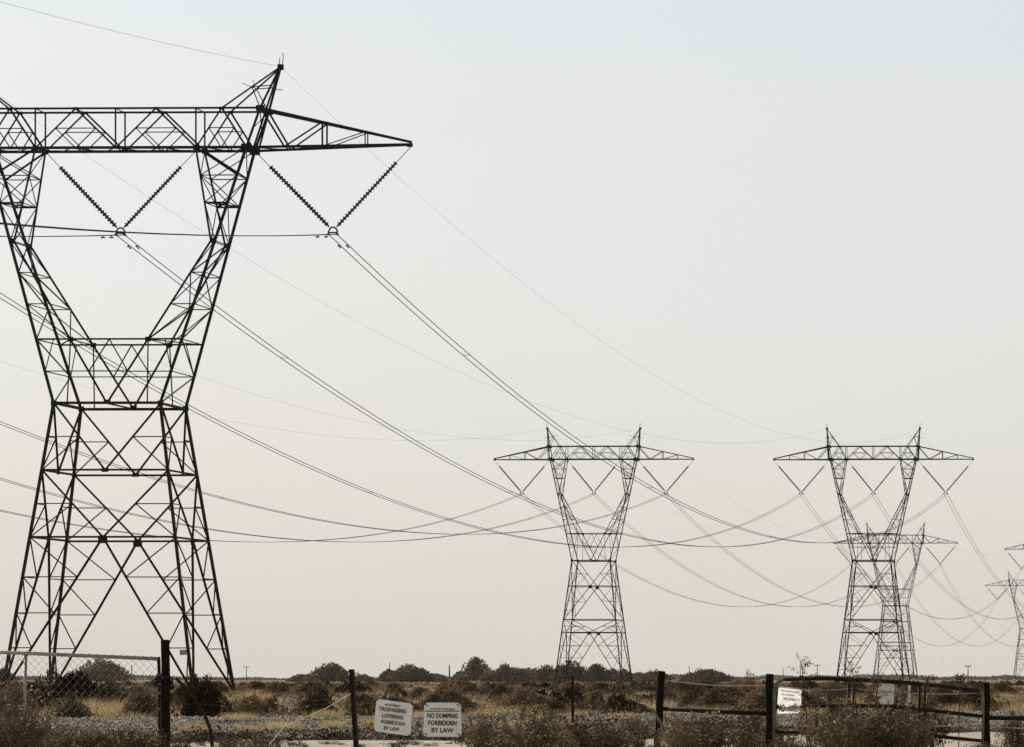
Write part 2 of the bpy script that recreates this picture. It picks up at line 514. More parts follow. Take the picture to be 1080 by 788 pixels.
# far belt of trees on the horizon (one mass)
def far_belt():
    n = 26000
    rng = np.random.default_rng(5)
    X = (rng.uniform(-80, 1160, n) - XP) / F * 3320
    hmax = 2.2 + 1.6 * np.sin(X * .021 + 1) * np.sin(X * .0083) + 1.2 * np.sin(X * .11) * np.sin(X * .043 + 2)
    hmax = np.clip(hmax + np.clip((X + 600) / 200, 0, 1) * 1.9, .9, 7)
    P = np.stack([X, 3300 + rng.uniform(0, 60, n), rng.uniform(0, 1, n) ** .8 * hmax], 1)
    V, Fc = leaf_tris(P, 1.9, rng)
    me = raw_mesh('distant_tree_belt', V, Fc, [L_FAR])
    tag(mesh_obj('distant_tree_belt', me), 'thin hazy belt of distant trees along the horizon', 'tree belt', kind='stuff')
far_belt()

# dry grass of the field: one mass
def field_grass():
    rng = np.random.default_rng(21)
    def blades(n, d0, d1, h, w, pw=1.0):
        u = rng.uniform(0, 1, n)
        D = d0 * (d1 / d0) ** (u ** pw)
        X = (rng.uniform(-100, 1180, n) - XP) / F * D
        # patchy cover
        k = np.sin(X * .31 + D * .07) * np.sin(D * .11 - X * .17 + 1.3) + .6 * np.sin(X * .9 + 2) * np.sin(D * .33)
        keep = rng.uniform(-1.3, 1.1, n) < k
        X = X[keep]; D = D[keep]; n = len(X)
        hh = h * rng.uniform(.45, 1.25, n)
        ww = w * (D / d0) ** .75
        a = rng.uniform(0, PI, n); lean = rng.normal(0, .33, (n, 2)) * hh[:, None]
        dx = np.cos(a) * ww; dy = np.sin(a) * ww
        z = np.zeros(n) - .02
        v0 = np.stack([X - dx, D - dy, z], 1); v1 = np.stack([X + dx, D + dy, z], 1)
        v2 = np.stack([X + lean[:, 0], D + lean[:, 1], hh], 1)
        return np.stack([v0, v1, v2], 1).reshape(-1, 3)
    V = np.concatenate([blades(52000, 90, 260, .19, .009), blades(70000, 200, 900, .25, .024), blades(26000, 700, 2800, .36, .10)])
    Fc = np.arange(len(V)).reshape(-1, 3)
    me = raw_mesh('field_grass', V, Fc, [L_GOLD])
    tag(mesh_obj('field_grass', me), 'dry golden grass covering the open field', 'grass', kind='stuff')
field_grass()

# ---------------------------------------------------------------- lattice pylons
def lerp(a, b, t): return Vector(a) + (Vector(b) - Vector(a)) * t

TA = dict(base=(7.12, 5.1), waist=(4.0, 3.0), zw=21.6, panels=[('A', 0.0, 11.6, 4), ('V', 11.6, 16.6, 1), ('V', 16.6, 21.6, 1)],
          zbeam=26.4, zc=33.8, zr=36.7, zb=40.85, xo=9.85, xi=6.06, zt=43.8, xt=10.9, tip=(22.0, 41.15), peak=(12.12, 47.0), xp2=8.0, vm=5.65, hy=1.08,
          wl=.25, wm=.15, wd=.125, wr=.078)
TB = dict(base=(6.35, 5.2), waist=(3.58, 2.7), zw=23.3, panels=[('A', 0.0, 9.8, 4), ('V', 9.8, 12.2, 1), ('A', 12.2, 18.5, 2), ('V', 18.5, 23.3, 1)],
          zbeam=28.4, zc=35.8, zr=38.8, zb=42.4, xo=8.05, xi=5.1, zt=44.85, xt=8.42, tip=(18.9, 42.4), peak=(8.78, 48.2), xp2=6.4, vm=4.95, hy=1.0,
          wl=.20, wm=.14, wd=.105, wr=.068)

def make_pylon(T, label):
    root = empty('transmission_pylon')
    tag(root, label, 'pylon', 'lattice pylons of the two power lines')
    bx, by = T['base']; wx, wy = T['waist']; zw = T['zw']
    def half(z):
        t = z / zw
        return bx + (wx - bx) * t, by + (wy - by) * t
    def corner(sx, sy, z):
        a, b = half(z); return Vector((sx * a, sy * b, z))
    corners = [(-1, -1), (1, -1), (1, 1), (-1, 1)]
    for sx, sy in corners:
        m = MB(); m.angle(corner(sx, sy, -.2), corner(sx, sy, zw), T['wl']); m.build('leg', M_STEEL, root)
        m = MB(); c = corner(sx, sy, 0)
        m.tube([(c.x, c.y, -.3), (c.x, c.y, .22)], [.5, .42], 10); m.build('footing', M_CONC, root)
    # body bracing, four faces
    b = MB()
    def gus(m, p, w=.6, h=.45, ax=0):
        m.box(p, (w * .72, .05, h * .72) if ax == 0 else (.05, w * .72, h * .72))
    for k in range(4):
        A = corners[k]; B = corners[(k + 1) % 4]; ax = k % 2
        for typ, z0, z1, n in T['panels']:
            bl, br, tl, tr = corner(*A, z0), corner(*B, z0), corner(*A, z1), corner(*B, z1)
            if z0 > 0: b.angle(bl, br, T['wm'])
            if typ == 'V':
                mid = (bl + br) / 2
                gus(b, mid, .7, .4, ax)
                for top, bot in ((tl, bl), (tr, br)):
                    b.angle(top, mid, T['wd'])
                    dm = lerp(top, mid, .5); lm = lerp(top, bot, .5)
                    b.angle(lm, dm, T['wr']); b.angle(dm, bot, T['wr'])
            else:
                mid = (tl + tr) / 2
                gus(b, mid - Vector((0, 0, .2)), .95, .7, ax)
                for top, bot in ((tl, bl), (tr, br)):
                    b.angle(mid, bot, T['wd'] * 1.15)
                    pl, pd = top, mid
                    for j in range(1, n + 1):
                        t = (j / (n + .35)) ** .93
                        lj = lerp(top, bot, t); dj = lerp(mid, bot, t)
                        b.angle(lj, dj, T['wr']); b.angle(pl, dj, T['wr'])
                        pl, pd = lj, dj
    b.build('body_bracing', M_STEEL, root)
    # plan bracing and waist frame
    w = MB()
    for k in range(4):
        w.angle(corner(*corners[k], zw), corner(*corners[(k + 1) % 4], zw), T['wm'] * 1.35)
    w.angle((0, -wy, zw), (0, wy, zw), T['wd'])
    for sx, sy in corners: gus(w, corner(sx, sy, zw), .6, .55)
    for sy in (-1, 1): gus(w, (0, sy * wy, zw + .1), .7, .45)
    w.build('waist_frame', M_STEEL, root)
    # forked columns
    zb, zc, zr, zt, xo, xi, hy = T['zb'], T['zc'], T['zr'], T['zt'], T['xo'], T['xi'], T['hy']
    def Och(s, f, z): return lerp((s * wx, f * wy, zw), (s * xo, f * hy, zb), (z - zw) / (zb - zw))
    def Cro(s, f): return Och(s, f, zc) - Vector((s * .3, 0, 0))
    def Dia(s, f, z): return lerp((0, f * wy, zw), Cro(s, f), (z - zw) / (zc - zw))
    def Inn(s, f, z): return lerp(Cro(s, f), (s * xi, f * hy, zb), (z - zc) / (zb - zc))
    zbm = T['zbeam']
    lo = [zw, (zw + zbm) / 2, zbm, zbm + (zc - zbm) * .36, zbm + (zc - zbm) * .68, zc]
    hi = [zc, zr, (zr + zb) / 2, zb]
    for s in (-1, 1):
        m = MB()
        for f in (-1, 1):
            m.angle(Och(s, f, zw), Och(s, f, zb), T['wl'] * .92)
            m.angle(Dia(s, f, zw), Cro(s, f), T['wd'] * 1.25)
            m.angle(Cro(s, f), Inn(s, f, zb), T['wd'] * 1.2)
            for j in range(1, len(lo) - 1):
                z = lo[j]
                if j != 2: m.angle(Och(s, f, z), Dia(s, f, z), T['wr'])
                if j >= 2: m.angle(Dia(s, f, z), Och(s, f, lo[j + 1]), T['wr'])
            # redundant members in the wide bottom triangle
            m.angle(Och(s, f, lo[1]), lerp(Och(s, f, lo[2]), Dia(s, f, lo[2]), .5), T['wr'])
            for j in range(len(hi) - 1):
                z0, z1 = hi[j], hi[j + 1]
                if j: m.angle(Och(s, f, z0), Inn(s, f, z0), T['wr'] * (1.6 if j == 1 else 1))
                m.angle(Och(s, f, z0), Inn(s, f, z1), T['wr'])
                if j: m.angle(Inn(s, f, z0), Och(s, f, z1), T['wr'])
            m.angle(Inn(s, f, zb), Och(s, f, hi[2]), T['wd'])
            gus(m, Och(s, f, zc) - Vector((s * .1, 0, 0)), .5, .6)
        for fn, lv in ((Och, lo + hi[1:]), (Dia, lo[2:]), (Inn, hi)):
            for j in range(len(lv) - 1):
                if lv[j] > zw: m.angle(fn(s, -1, lv[j]), fn(s, 1, lv[j]), T['wr'])
                e = 1 if j % 2 else -1
                m.angle(fn(s, e, lv[j]), fn(s, -e, lv[j + 1]), T['wr'])
        # ring between the four chords of the upper column
        m.angle(Och(s, -1, zr), Inn(s, 1, zr), T['wr'] * 1.4); m.angle(Och(s, 1, zr), Inn(s, -1, zr), T['wr'] * 1.4)
        m.build('forked_column', M_STEEL, root)
    # beam that ties the fork
    m = MB()
    for f in (-1, 1):
        m.angle(Och(-1, f, zbm), Och(1, f, zbm), T['wm'] * .9)
        mid = (Dia(-1, f, zbm) + Dia(1, f, zbm)) / 2
        m.angle(Dia(-1, f, lo[1]), Dia(1, f, lo[1]), T['wr'] * 1.15)
        for s in (-1, 1):
            m.angle(mid, Dia(s, f, lo[1]), T['wr'])
            m.angle(Dia(s, f, zbm), lerp(Och(s, f, zw), (0, f * wy, zw), .25), T['wr'])
            gus(m, Dia(s, f, zbm), .6, .5)
    for s in (-1, 1):
        m.angle(Dia(s, -1, zbm), Dia(s, 1, zbm), T['wr']); m.angle(Och(s, -1, zbm), Och(s, 1, zbm), T['wr'] * 1.1)
        m.angle(Dia(s, -1, zbm), Och(s, 1, zbm), T['wr'])
    m.build('cross_beam', M_STEEL, root)
    # bridge truss between the two columns
    m = MB(); xt, xp2 = T['xt'], T['xp2']
    xs = [-xo, -xi, 0, xi, xo]
    tops = [-xp2, -xi / 2, xi / 2, xp2]
    for f in (-1, 1):
        y = f * hy
        m.angle((-xo, y, zb), (xo, y, zb), T['wm'] * 1.45)
        m.angle((-xt, y, zt), (xt, y, zt), T['wm'] * 1.05)
        for x in (-xi, 0, xi): m.angle((x, y, zb), (x, y, zt), T['wd'])
        for i in range(4):
            p0, pt, p1 = Vector((xs[i], y, zb)), Vector((tops[i], y, zt)), Vector((xs[i + 1], y, zb))
            m.angle(p0, pt, T['wd']); m.angle(pt, p1, T['wd'])
            a, c, bm = lerp(p0, pt, .5), lerp(pt, p1, .5), (p0 + p1) / 2
            m.angle(a, c, T['wr']); m.angle(a, bm, T['wr'] * .9); m.angle(c, bm, T['wr'] * .9)
            gus(m, bm, .4, .25)
            gus(m, pt, .55, .3)
        for x in (-xo, xo): gus(m, (x, y, zb), 1.1, .8)
        for x in (-xi, xi): gus(m, (x, y, zb), .6, .5)
        for x in (-xt, xt): gus(m, (x, y, zt), .9, .6)
    pl = np.linspace(-xo, xo, 13)
    for i in range(12):
        e = 1 if i % 2 else -1
        m.angle((pl[i], e * hy, zb), (pl[i + 1], -e * hy, zb), T['wr'])
    for x in (-xi, -xi / 2, 0, xi / 2, xi):
        m.angle((x, -hy, zb), (x, hy, zb), T['wr']); m.angle((x, -hy, zt), (x, hy, zt), T['wr'])
    m.build('bridge_truss', M_STEEL, root)
    tx, tz = T['tip']
    for s in (-1, 1):
        m = MB()
        tip = Vector((s * tx, 0, tz))
        def bo(f, t): return lerp((s * xo, f * hy, zb), tip + Vector((0, f * .08, 0)), t)
        def to(f, t): return lerp((s * xt, f * hy * .95, zt), tip + Vector((0, f * .08, .18)), t)
        def tt(t):                       # top-chord parameter at the same x as bottom parameter t
            x = xo + (tx - xo) * t; return (x - xt) / (tx - xt)
        for f in (-1, 1):
            m.angle(bo(f, 0), tip + Vector((0, f * .08, 0)), T['wm'] * 1.3)
            m.angle(to(f, 0), tip + Vector((0, f * .08, .18)), T['wm'] * 1.15)
            m.angle(to(f, 0), bo(f, .23), T['wd'])
            m.angle(bo(f, .23), to(f, tt(.46)), T['wd'])
            m.angle(to(f, tt(.46)), bo(f, .46), T['wd'] * .9)
            m.angle(bo(f, .46), to(f, tt(.72)), T['wr'])
            m.angle(to(f, tt(.72)), bo(f, .72), T['wr'])
        for t in (.12, .23, .46, .72):
            m.angle(bo(-1, t), bo(1, t), T['wr'])
            if t > .2: m.angle(to(-1, tt(t)), to(1, tt(t)), T['wr'])
        for a_, b_ in ((0, .23), (.23, .46), (.46, .72)):
            m.angle(bo(-1, a_), bo(1, b_), T['wr'])
        m.box(tip + Vector((-s * .12, 0, -.02)), (.42, .12, .28))
        m.build('crossarm', M_STEEL, root)
        # earth-wire peak
        m = MB(); pxx, pz = T['peak']; ap = Vector((s * pxx, 0, pz))
        for f in (-1, 1):
            e = Vector((0, f * .1, 0))
            m.angle((s * xo, f * hy, zb), (s * xt, f * hy, zt), T['wl'] * .75)
            m.angle((s * (xo + .45), f * hy * .6, zb + .1), ap + e, T['wm'])
            m.angle((s * xt, f * hy, zt), ap + e, T['wm'] * 1.1)
            m.angle((s * xp2, f * hy, zt), ap + e, T['wd'])
            im = lerp((s * xp2, f * hy, zt), ap + e, .52)
            m.angle((s * xt, f * hy, zt), im, T['wr'])
            m.angle(im, lerp((s * xt, f * hy, zt), ap + e, .55), T['wr'])
            m.angle((s * xt, f * hy, zt), (s * (xo + xt) / 2, -f * hy, (zb + zt) / 2), T['wr'])
        im2 = lerp((s * xp2, 0, zt), ap, .52)
        m.angle(im2 - Vector((0, .5, 0)), im2 + Vector((0, .5, 0)), T['wr'])
        m.tube([im2 + Vector((-s * .9, 0, .35)), im2, im2 + Vector((-s * .1, 0, .6))], .025, 4)
        om = lerp((s * xt, 0, zt), ap, .5)
        m.tube([om, om + Vector((s * .75, 0, -.1))], .03, 4)
        m.box(ap + Vector((0, 0, .02)), (.4, .3, .4))
        m.tube([ap + Vector((s * .12, 0, 0)), ap + Vector((s * .2, 0, .75)), ap + Vector((s * .16, 0, 1.1))], .03, 5)
        m.tube([ap + Vector((-s * .15, 0, 0)), ap + Vector((-s * .05, 0, .75))], .03, 5)
        m.build('earth_wire_peak', M_STEEL, root)
    return root

U = Vector((100, 4000, 0)).normalized()          # direction of both lines
RZ = -math.atan2(U.x, U.y)
E = Vector((U.y, -U.x, 0))               # along the crossarms, to the right
def ctr(x, D): return Vector(((x - XP) / F * D, D, 0))
P1 = ctr(127.0, 285); P3 = ctr(921.2, 714); P2 = ctr(626.3, 714); P4 = ctr(944.6, 1155); P6 = ctr(1122.5, 1207); P5 = ctr(1084.5, 1678)
P0 = P2 - U * 440; PM = P1 - U * 440     # neighbours that stand outside the picture

t1 = make_pylon(TA, 'nearest and largest lattice steel pylon, its left crossarm cut by the frame')
# small notice plate and climbing ladder on the near pylon
nm = MB(); nm.box((6.25, -4.75, 3.05), (.5, .04, .38)); nm.build('warning_plate', M_GALV, t1)
t1.location = P1; t1.rotation_euler = (0, 0, RZ)
t2 = make_pylon(TB, 'lattice pylon standing alone above the low trees in mid picture')
t2.location = P2; t2.rotation_euler = (0, 0, RZ)
far = [(P3, 'lattice pylon standing right behind the tubular field gate, equal in size to its left neighbour'),
       (P4, 'small lattice pylon seen through and behind the legs of the pylon above the gate'),
       (P5, 'smallest and most distant pylon, at the right edge, standing on the horizon'),
       (P6, 'far pylon beyond the right edge, only the tip of its left crossarm showing')]
for p, lab in far:
    c = copy_tree(t2); c.location = p; c.rotation_euler = (0, 0, RZ); c['label'] = lab

# ---------------------------------------------------------------- insulator V-strings
def make_vstring(a, b, bot, nd, full=True):
    root = empty('insulator_assembly')
    for p in (a, b):
        p = Vector(p); q = Vector(bot) + Vector(((p.x - bot[0]) * .045, 0, .25))
        L = (q - p).length; d = (q - p).normalized()
        m = MB(); m.tube([p, p + d * L * .2], .028, 5); m.build('hanger_rod', M_STEEL, root)
        m = MB(); s0 = L * .2; Ls = L * .78; prof = [(s0, .06)]
        for i in range(nd):
            t = s0 + Ls * (i + .5) / nd; w = Ls / nd
            prof += [(t - w * .32, .09), (t - w * .22, .18), (t - w * .02, .195), (t + w * .08, .10), (t + w * .4, .085)]
        prof.append((L, .04))
        m.lathe(p, q, prof, 8); m.build('insulator_string', M_INS, root, smooth=False)
    m = MB(); B = Vector(bot)
    arc = [B + Vector((math.cos(x) * .33, 0, -.15 + math.sin(x) * .40)) for x in np.linspace(0, PI, 9)]
    m.tube(arc, .065, 5); m.box(B + Vector((0, 0, -.17)), (.74, .06, .11)); m.build('yoke_plate', M_STEEL, root)
    for s in (-1, 1):
        m = MB(); m.tube([B + Vector((s * .32, -.3, -.3)), B + Vector((s * .32, .3, -.3))], [.07, .07], 6)
        m.box(B + Vector((s * .32, 0, -.22)), (.08, .14, .22)); m.build('suspension_clamp', M_STEEL, root)
    return root
TW = {'1': (P1, TA, 'the nearest pylon'), '2': (P2, TB, 'the pylon above the low trees'), '3': (P3, TB, 'the pylon behind the field gate'),
      '4': (P4, TB, 'the small pylon seen through the gate pylon'), '5': (P5, TB, 'the most distant pylon'), '6': (P6, TB, 'the pylon cut by the right edge')}
VB = {}
PH = {}
for T, key, zv in ((TA, 'A', 34.75), (TB, 'B', 36.2)):
    xm = (T['xo'] + .3 + T['tip'][0]) / 2
    PH[key] = (xm, zv)
protos = {}
def place_v(k, ph):
    P, T, nm_ = TW[k]; key = 'A' if T is TA else 'B'
    xm, zv = PH[key]
    if (key, ph) not in protos:
        if ph == 0: r = make_vstring((-T['vm'], 0, T['zb'] - .15), (T['vm'], 0, T['zb'] - .15), (0, 0, zv), 23)
        else:
            s = ph
            r = make_vstring((s * (T['xo'] + .35), 0, T['zb'] - .15), (s * T['tip'][0], 0, T['tip'][1] - .1), (s * xm, 0, zv), 23)
        protos[(key, ph)] = r
    else: r = copy_tree(protos[(key, ph)])
    r.location = P; r.rotation_euler = (0, 0, RZ)
    where = {-1: 'hanging from left crossarm of', 0: 'hanging between the columns of', 1: 'hanging from right crossarm of'}[ph]
    tag(r, 'V-shaped insulator strings ' + where + ' ' + nm_, 'insulator', 'insulator strings on the pylons')
for k in '123456':
    for ph in (-1, 0, 1):
        if k == '1' and ph == -1: continue          # outside the frame
        if k == '6' and ph > -1: continue
        if k == '5' and ph == 1: continue
        place_v(k, ph)

# ---------------------------------------------------------------- wires
def att(P, key, ph, side=0):
    xm, zv = PH[key]
    return P + E * (xm * ph + side * .32) + Vector((0, 0, zv - .3))
def pk(P, T, s): return P + E * (s * T['peak'][0]) + Vector((0, 0, T['peak'][1] + .05))
def para(A, B, sag, n):
    return [lerp(A, B, t) - Vector((0, 0, 4 * sag * t * (1 - t))) for t in np.linspace(0, 1, n)]
def bundle(Pa, ka, Pb, kb, ph, sag, label, dampers=(False, False), spacers=4, n=56):
    root = empty('conductor_bundle', (Pa + Pb) / 2)
    tag(root, label, 'power line', 'conductors of the two power lines')
    o = -root.location
    mids = None
    for side in (-1, 1):
        pts = [p + o for p in para(att(Pa, ka, ph, side), att(Pb, kb, ph, side), sag, n)]
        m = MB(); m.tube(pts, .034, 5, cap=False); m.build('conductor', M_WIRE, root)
        L = (pts[-1] - pts[0]).length
        for e, on in enumerate(dampers):
            if not on: continue
            t = 3.2 / L if e == 0 else 1 - 3.2 / L
            A = pts[0] if e == 0 else pts[-1]; Bq = pts[1] if e == 0 else pts[-2]
            d = (Bq - A).normalized(); c = A + d * 3.0 - Vector((0, 0, .16))
            m = MB(); m.tube([c - d * .28, c + d * .28], .018, 4)
            for w in (-1, 1): m.tube([c + d * w * .17, c + d * w * .33], .065, 6)
            m.box(c + Vector((0, 0, .08)), (.06, .06, .16)); m.build('vibration_damper', M_STEEL, root)
    ca = [p + o for p in para(att(Pa, ka, ph, -1), att(Pb, kb, ph, -1), sag, 201)]
    cb = [p + o for p in para(att(Pa, ka, ph, 1), att(Pb, kb, ph, 1), sag, 201)]
    for i in range(spacers):
        j = int(200 * (i + .5) / spacers)
        m = MB(); m.tube([ca[j], cb[j]], .022, 5); m.build('spacer', M_STEEL, root)
    return root
def earth(A, B, sag, label, n=48):
    c = (A + B) / 2
    m = MB(); m.tube([p - c for p in para(A, B, sag, n)], .0095, 4, cap=False)
    o = m.build('earth_wire', M_WIRE, None, loc=c)
    tag(o, label, 'earth wire', 'earth wires along the pylon peaks')
NM = {-1: 'left', 0: 'middle', 1: 'right'}
for ph in (0, 1):
    bundle(PM, 'A', P1, 'A', ph, 14.1, f'twin conductor running in from the left to the nearest pylon, {NM[ph]} phase', (False, True))
for ph in (-1, 0, 1):
    bundle(P1, 'A', P3, 'B', ph, 15.4 if ph == 1 else 16.0, f'twin conductor of {NM[ph]} phase sagging from the nearest pylon to the gate pylon', (ph > -1, False), 5)
    bundle(P3, 'B', P6, 'B', ph, 19.5, f'twin conductor of {NM[ph]} phase from the gate pylon to the right edge pylon')
    bundle(P0, 'B', P2, 'B', ph, 14.8 if ph == 1 else 16.0, f'twin conductor of {NM[ph]} phase from the left edge to the pylon above the trees')
    bundle(P2, 'B', P4, 'B', ph, 16.8, f'twin conductor of {NM[ph]} phase from the tree pylon to the small pylon behind')
    bundle(P4, 'B', P5, 'B', ph, 22.5, f'twin conductor of {NM[ph]} phase joining the two smallest pylons')
for s in (-1, 1):
    n_ = NM[s]
    if s == 1: earth(pk(PM, TA, s), pk(P1, TA, s), 12.0, 'thin earth wire rising to the right peak of the nearest pylon from upper left')
    earth(pk(P1, TA, s), pk(P3, TB, s), 12.2, f'thin earth wire from {n_} peak of the nearest pylon to the gate pylon')
    earth(pk(P3, TB, s), pk(P6, TB, s), 14.5, f'thin earth wire from {n_} peak of the gate pylon to the right edge')
    earth(pk(P0, TB, s), pk(P2, TB, s), 12.2, f'thin earth wire from the left edge to {n_} peak of the tree pylon')
    earth(pk(P2, TB, s), pk(P4, TB, s), 12.6, f'thin earth wire from {n_} peak of the tree pylon to the small pylon')
    earth(pk(P4, TB, s), pk(P5, TB, s), 16.5, f'thin earth wire from {n_} peak of the small pylon to the farthest')

# ---------------------------------------------------------------- far trees
TREES = [  # x, top row, half width px, D, look
    (108, 696.5, 29, 1050, 'rounded grey-green tree seen through the chain-link gate', L_TREE2),
    (2, 706, 14, 1200, 'low tree at the left edge behind the chain-link gate', L_TREE),
    (351, 701, 27, 1050, 'rounded tree behind the leaning steel fence post', L_TREE),
    (411, 707, 12, 1150, 'small low tree left of the wider tree over the white signs', L_TREE2),
    (434, 702, 22, 1100, 'wide low tree above the white notice signs', L_TREE),
    (484, 709, 7, 1150, 'tiny round tree at the foot of the tallest tree', L_TREE2),
    (502, 694.5, 17, 1080, 'tallest tree of the belt, with an upright narrow top', L_TREE),
    (535, 702, 25, 1060, 'broad tree right of the tallest tree', L_TREE),
    (573, 703, 21, 1080, 'broad tree left of the pylon standing in the trees', L_TREE2),
    (603, 698.5, 20, 1040, 'high tree directly behind the left leg of the tree pylon', L_TREE),
    (630, 701, 17, 1070, 'dense tree between the legs of the tree pylon', L_TREE),
    (658, 707, 15, 1100, 'low tree behind the right leg of the tree pylon', L_TREE2),
    (690, 708, 19, 1090, 'low spreading tree behind the dark square wooden post', L_TREE),
    (459, 710.5, 13, 1180, 'faint low tree left of the stout short pole', L_TREE2),
    (556, 705.5, 15, 1160, 'paler low tree between the two broad trees right of the tallest', L_TREE2),
    (590, 703.5, 13, 1180, 'paler tree just left of the tree pylon leg', L_TREE2),
    (646, 706, 13, 1190, 'paler low tree just left of the tree pylon right leg', L_TREE2),
    (674, 709.5, 12, 1190, 'lowest tree between the tree pylon and the square dark post', L_TREE2),
    (318, 711.5, 14, 1300, 'very low distant tree left of the rounded tree by the steel post', L_TREE2),
    (384, 711.5, 10, 1300, 'very low distant tree right of the leaning steel post', L_TREE2),
    (744, 706.5, 26, 1060, 'flat spreading tree between the two dark wooden posts', L_TREE),
]
for i, (x, top, hw, D, lab, mt) in enumerate(TREES):
    tree(x, top, hw, D, 100 + i, lab, mt, shape=(2.2 if i == 6 else 1.0))

# ---------------------------------------------------------------- far utility poles
def upole(x, top, D, label, arm=False, r=.17):
    h = CAMZ - (top - HOR) / F * D
    root = empty('utility_pole', gx(x, D)); tag(root, label, 'utility pole', 'far wooden utility poles')
    m = MB(); m.tube([(0, 0, -.2), (0, 0, h)], [r * 1.2, r * .8], 7); m.build('pole', M_POLE, root)
    if arm:
        m = MB(); m.box((0, -r, h - .35), (2.6, .2, .3))
        for k in (-1.15, 0, 1.15): m.tube([(k, -r, h - .2), (k, -r, h + .25)], .09, 5)
        m.build('crossarm', M_POLE, root)
for x, top, D, lab, arm, r in [
    (139, 701, 1500, 'far utility pole seen through the chain-link gate', False, .2),
    (260, 703, 2000, 'far bare utility pole right of the nearest pylon', True, .2),
    (411, 699, 1300, 'thin pole rising beside the low tree above the signs', False, .17),
    (474, 701.5, 1000, 'short stout pole left of the tallest tree', False, .2),
    (727, 703, 2000, 'far faint utility pole right of the tree pylon', False, .22),
    (826, 704, 2000, 'far thin pole above the gate sign', False, .18),
    (844, 699, 1700, 'taller thin pole beside the tall weed sprig at the gate', False, .18),
    (862, 701, 1700, 'thin pole with a crossarm right of the tall weed sprig', True, .18),
    (1021, 702, 1500, 'utility pole with a T crossarm near the right edge', True, .2)]:
    upole(x, top, D, lab, arm, r)

# ---------------------------------------------------------------- field scrub
scrub = []
for i in range(5): scrub.append(bush_mesh('scrub_bush', 5200, .62, .55, .66, .06, L_BROWN, 300 + i, 13, 40, L_SEED, 260))
for i in range(5): scrub.append(bush_mesh('scrub_bush', 5200, .70, .6, .62, .058, L_OLIVE, 320 + i, 14, 36))
for i in range(2): scrub.append(bush_mesh('scrub_bush', 4600, .75, .6, .52, .06, L_DARK, 340 + i, 14, 30))
LABS = ['tan-brown dry scrub bush scattered across the golden field', 'grey-olive scrub bush scattered across the golden field', 'blackish low scrub bush scattered across the golden field']
rb = random.Random(5)
made = 0
while made < 270:
    D = 100 * (620 / 100) ** (rb.random() ** .95)
    X = (rb.uniform(-50, 1130) - XP) / F * D
    k = math.sin(X * .12 + D * .025) + .8 * math.sin(D * .06 - X * .05 + 1)
    if rb.uniform(-2.4, 1.3) > k: continue
    u = rb.random()
    vi = rb.randrange(5) if u < .5 else (5 + rb.randrange(5) if u < .92 else 10 + rb.randrange(2))
    typ = 0 if vi < 5 else (1 if vi < 10 else 2)
    o = mesh_obj('scrub_bush', scrub[vi], loc=(X, D, -.03))
    s = rb.uniform(.6, 1.25) * (1 + .35 * (D > 250))
    o.scale = (s * rb.uniform(1.0, 1.8), s * rb.uniform(1.0, 1.5), min(s * rb.uniform(.8, 1.25), 1.28))
    o.rotation_euler = (0, 0, rb.uniform(0, 6.28))
    tag(o, LABS[typ], 'bush', ['brown scrub of the field', 'olive scrub of the field', 'dark scrub of the field'][typ])
    made += 1

# the smallest growth between the bushes: one mass of low clumps
def low_scrub():
    rng = np.random.default_rng(909); n = 2600; per = 90
    D = 94 * (900 / 94) ** rng.uniform(0, 1, n)
    X = (rng.uniform(-60, 1140, n) - XP) / F * D
    k = np.sin(X * .15 + D * .03) + .8 * np.sin(D * .07 - X * .06 + 1)
    ok = rng.uniform(-2.6, 1.3, n) < k
    D = D[ok]; X = X[ok]; n = len(D)
    r = rng.uniform(.25, .8, n) * (1 + D / 500); h = rng.uniform(.14, .5, n)
    q = rng.normal(0, .48, (n, per, 3)); q[:, :, 2] = np.abs(q[:, :, 2]) * .9
    P = q * np.stack([r, r * .8, h], 1)[:, None, :] + np.stack([X, D, np.zeros(n)], 1)[:, None, :]
    sz = np.repeat(.07 * (1 + D / 260), per)
    V, Fc = leaf_tris(P.reshape(-1, 3), 1.0, rng, up=.4)
    c = np.repeat(P.reshape(-1, 3), 3, axis=0)
    V = c + (V - c) * np.repeat(sz, 3)[:, None]
    V[:, 2] = np.maximum(V[:, 2], 0.0)
    mi = np.repeat((rng.uniform(0, 1, n) < .4).astype(int), per)
    me = raw_mesh('low_scrub', V, Fc, [L_BROWN, L_OLIVE], mi)
    tag(mesh_obj('low_scrub', me), 'low brown and olive scrub filling the field between the bushes', 'scrub', kind='stuff')
low_scrub()

def bush_at(x0, x1, top, base, mat, label, seed, n=5000, leaf=.05, name='bush', D=None, depth=.8, nseed=0, stems=60, lobes=18):
    D = D or CAMZ * F / (base - HOR)
    h = CAMZ - (top - HOR) / F * D
    rx = (x1 - x0) / 2 / F * D
    me = bush_mesh(name, n, rx, rx * depth, h, leaf, mat, seed, lobes, stems, None, nseed)
    o = mesh_obj(name, me, loc=gx((x0 + x1) / 2, D, -.03))
    tag(o, label, 'bush')
    return o
bush_at(27, 131, 713, 756, L_DARK, 'wide dark tumbleweed heap behind the chain-link gate', 401, 16000, .08)
bush_at(128, 172, 727, 764, L_BROWN, 'tan dry bush just left of the thick gate post', 402, 5000, .04, nseed=500)
bush_at(183, 240, 719, 764, L_DARK, 'dense black bush right of the thick gate post', 403, 15000, .05)
bush_at(52, 104, 735, 766, L_OLIVE, 'grey-brown bush in front of the dark tumbleweed heap', 404, 5000, .04)
bush_at(-20, 40, 722, 765, L_BROWN, 'brown bush at the left edge behind the chain-link gate', 405, 5000, .045)
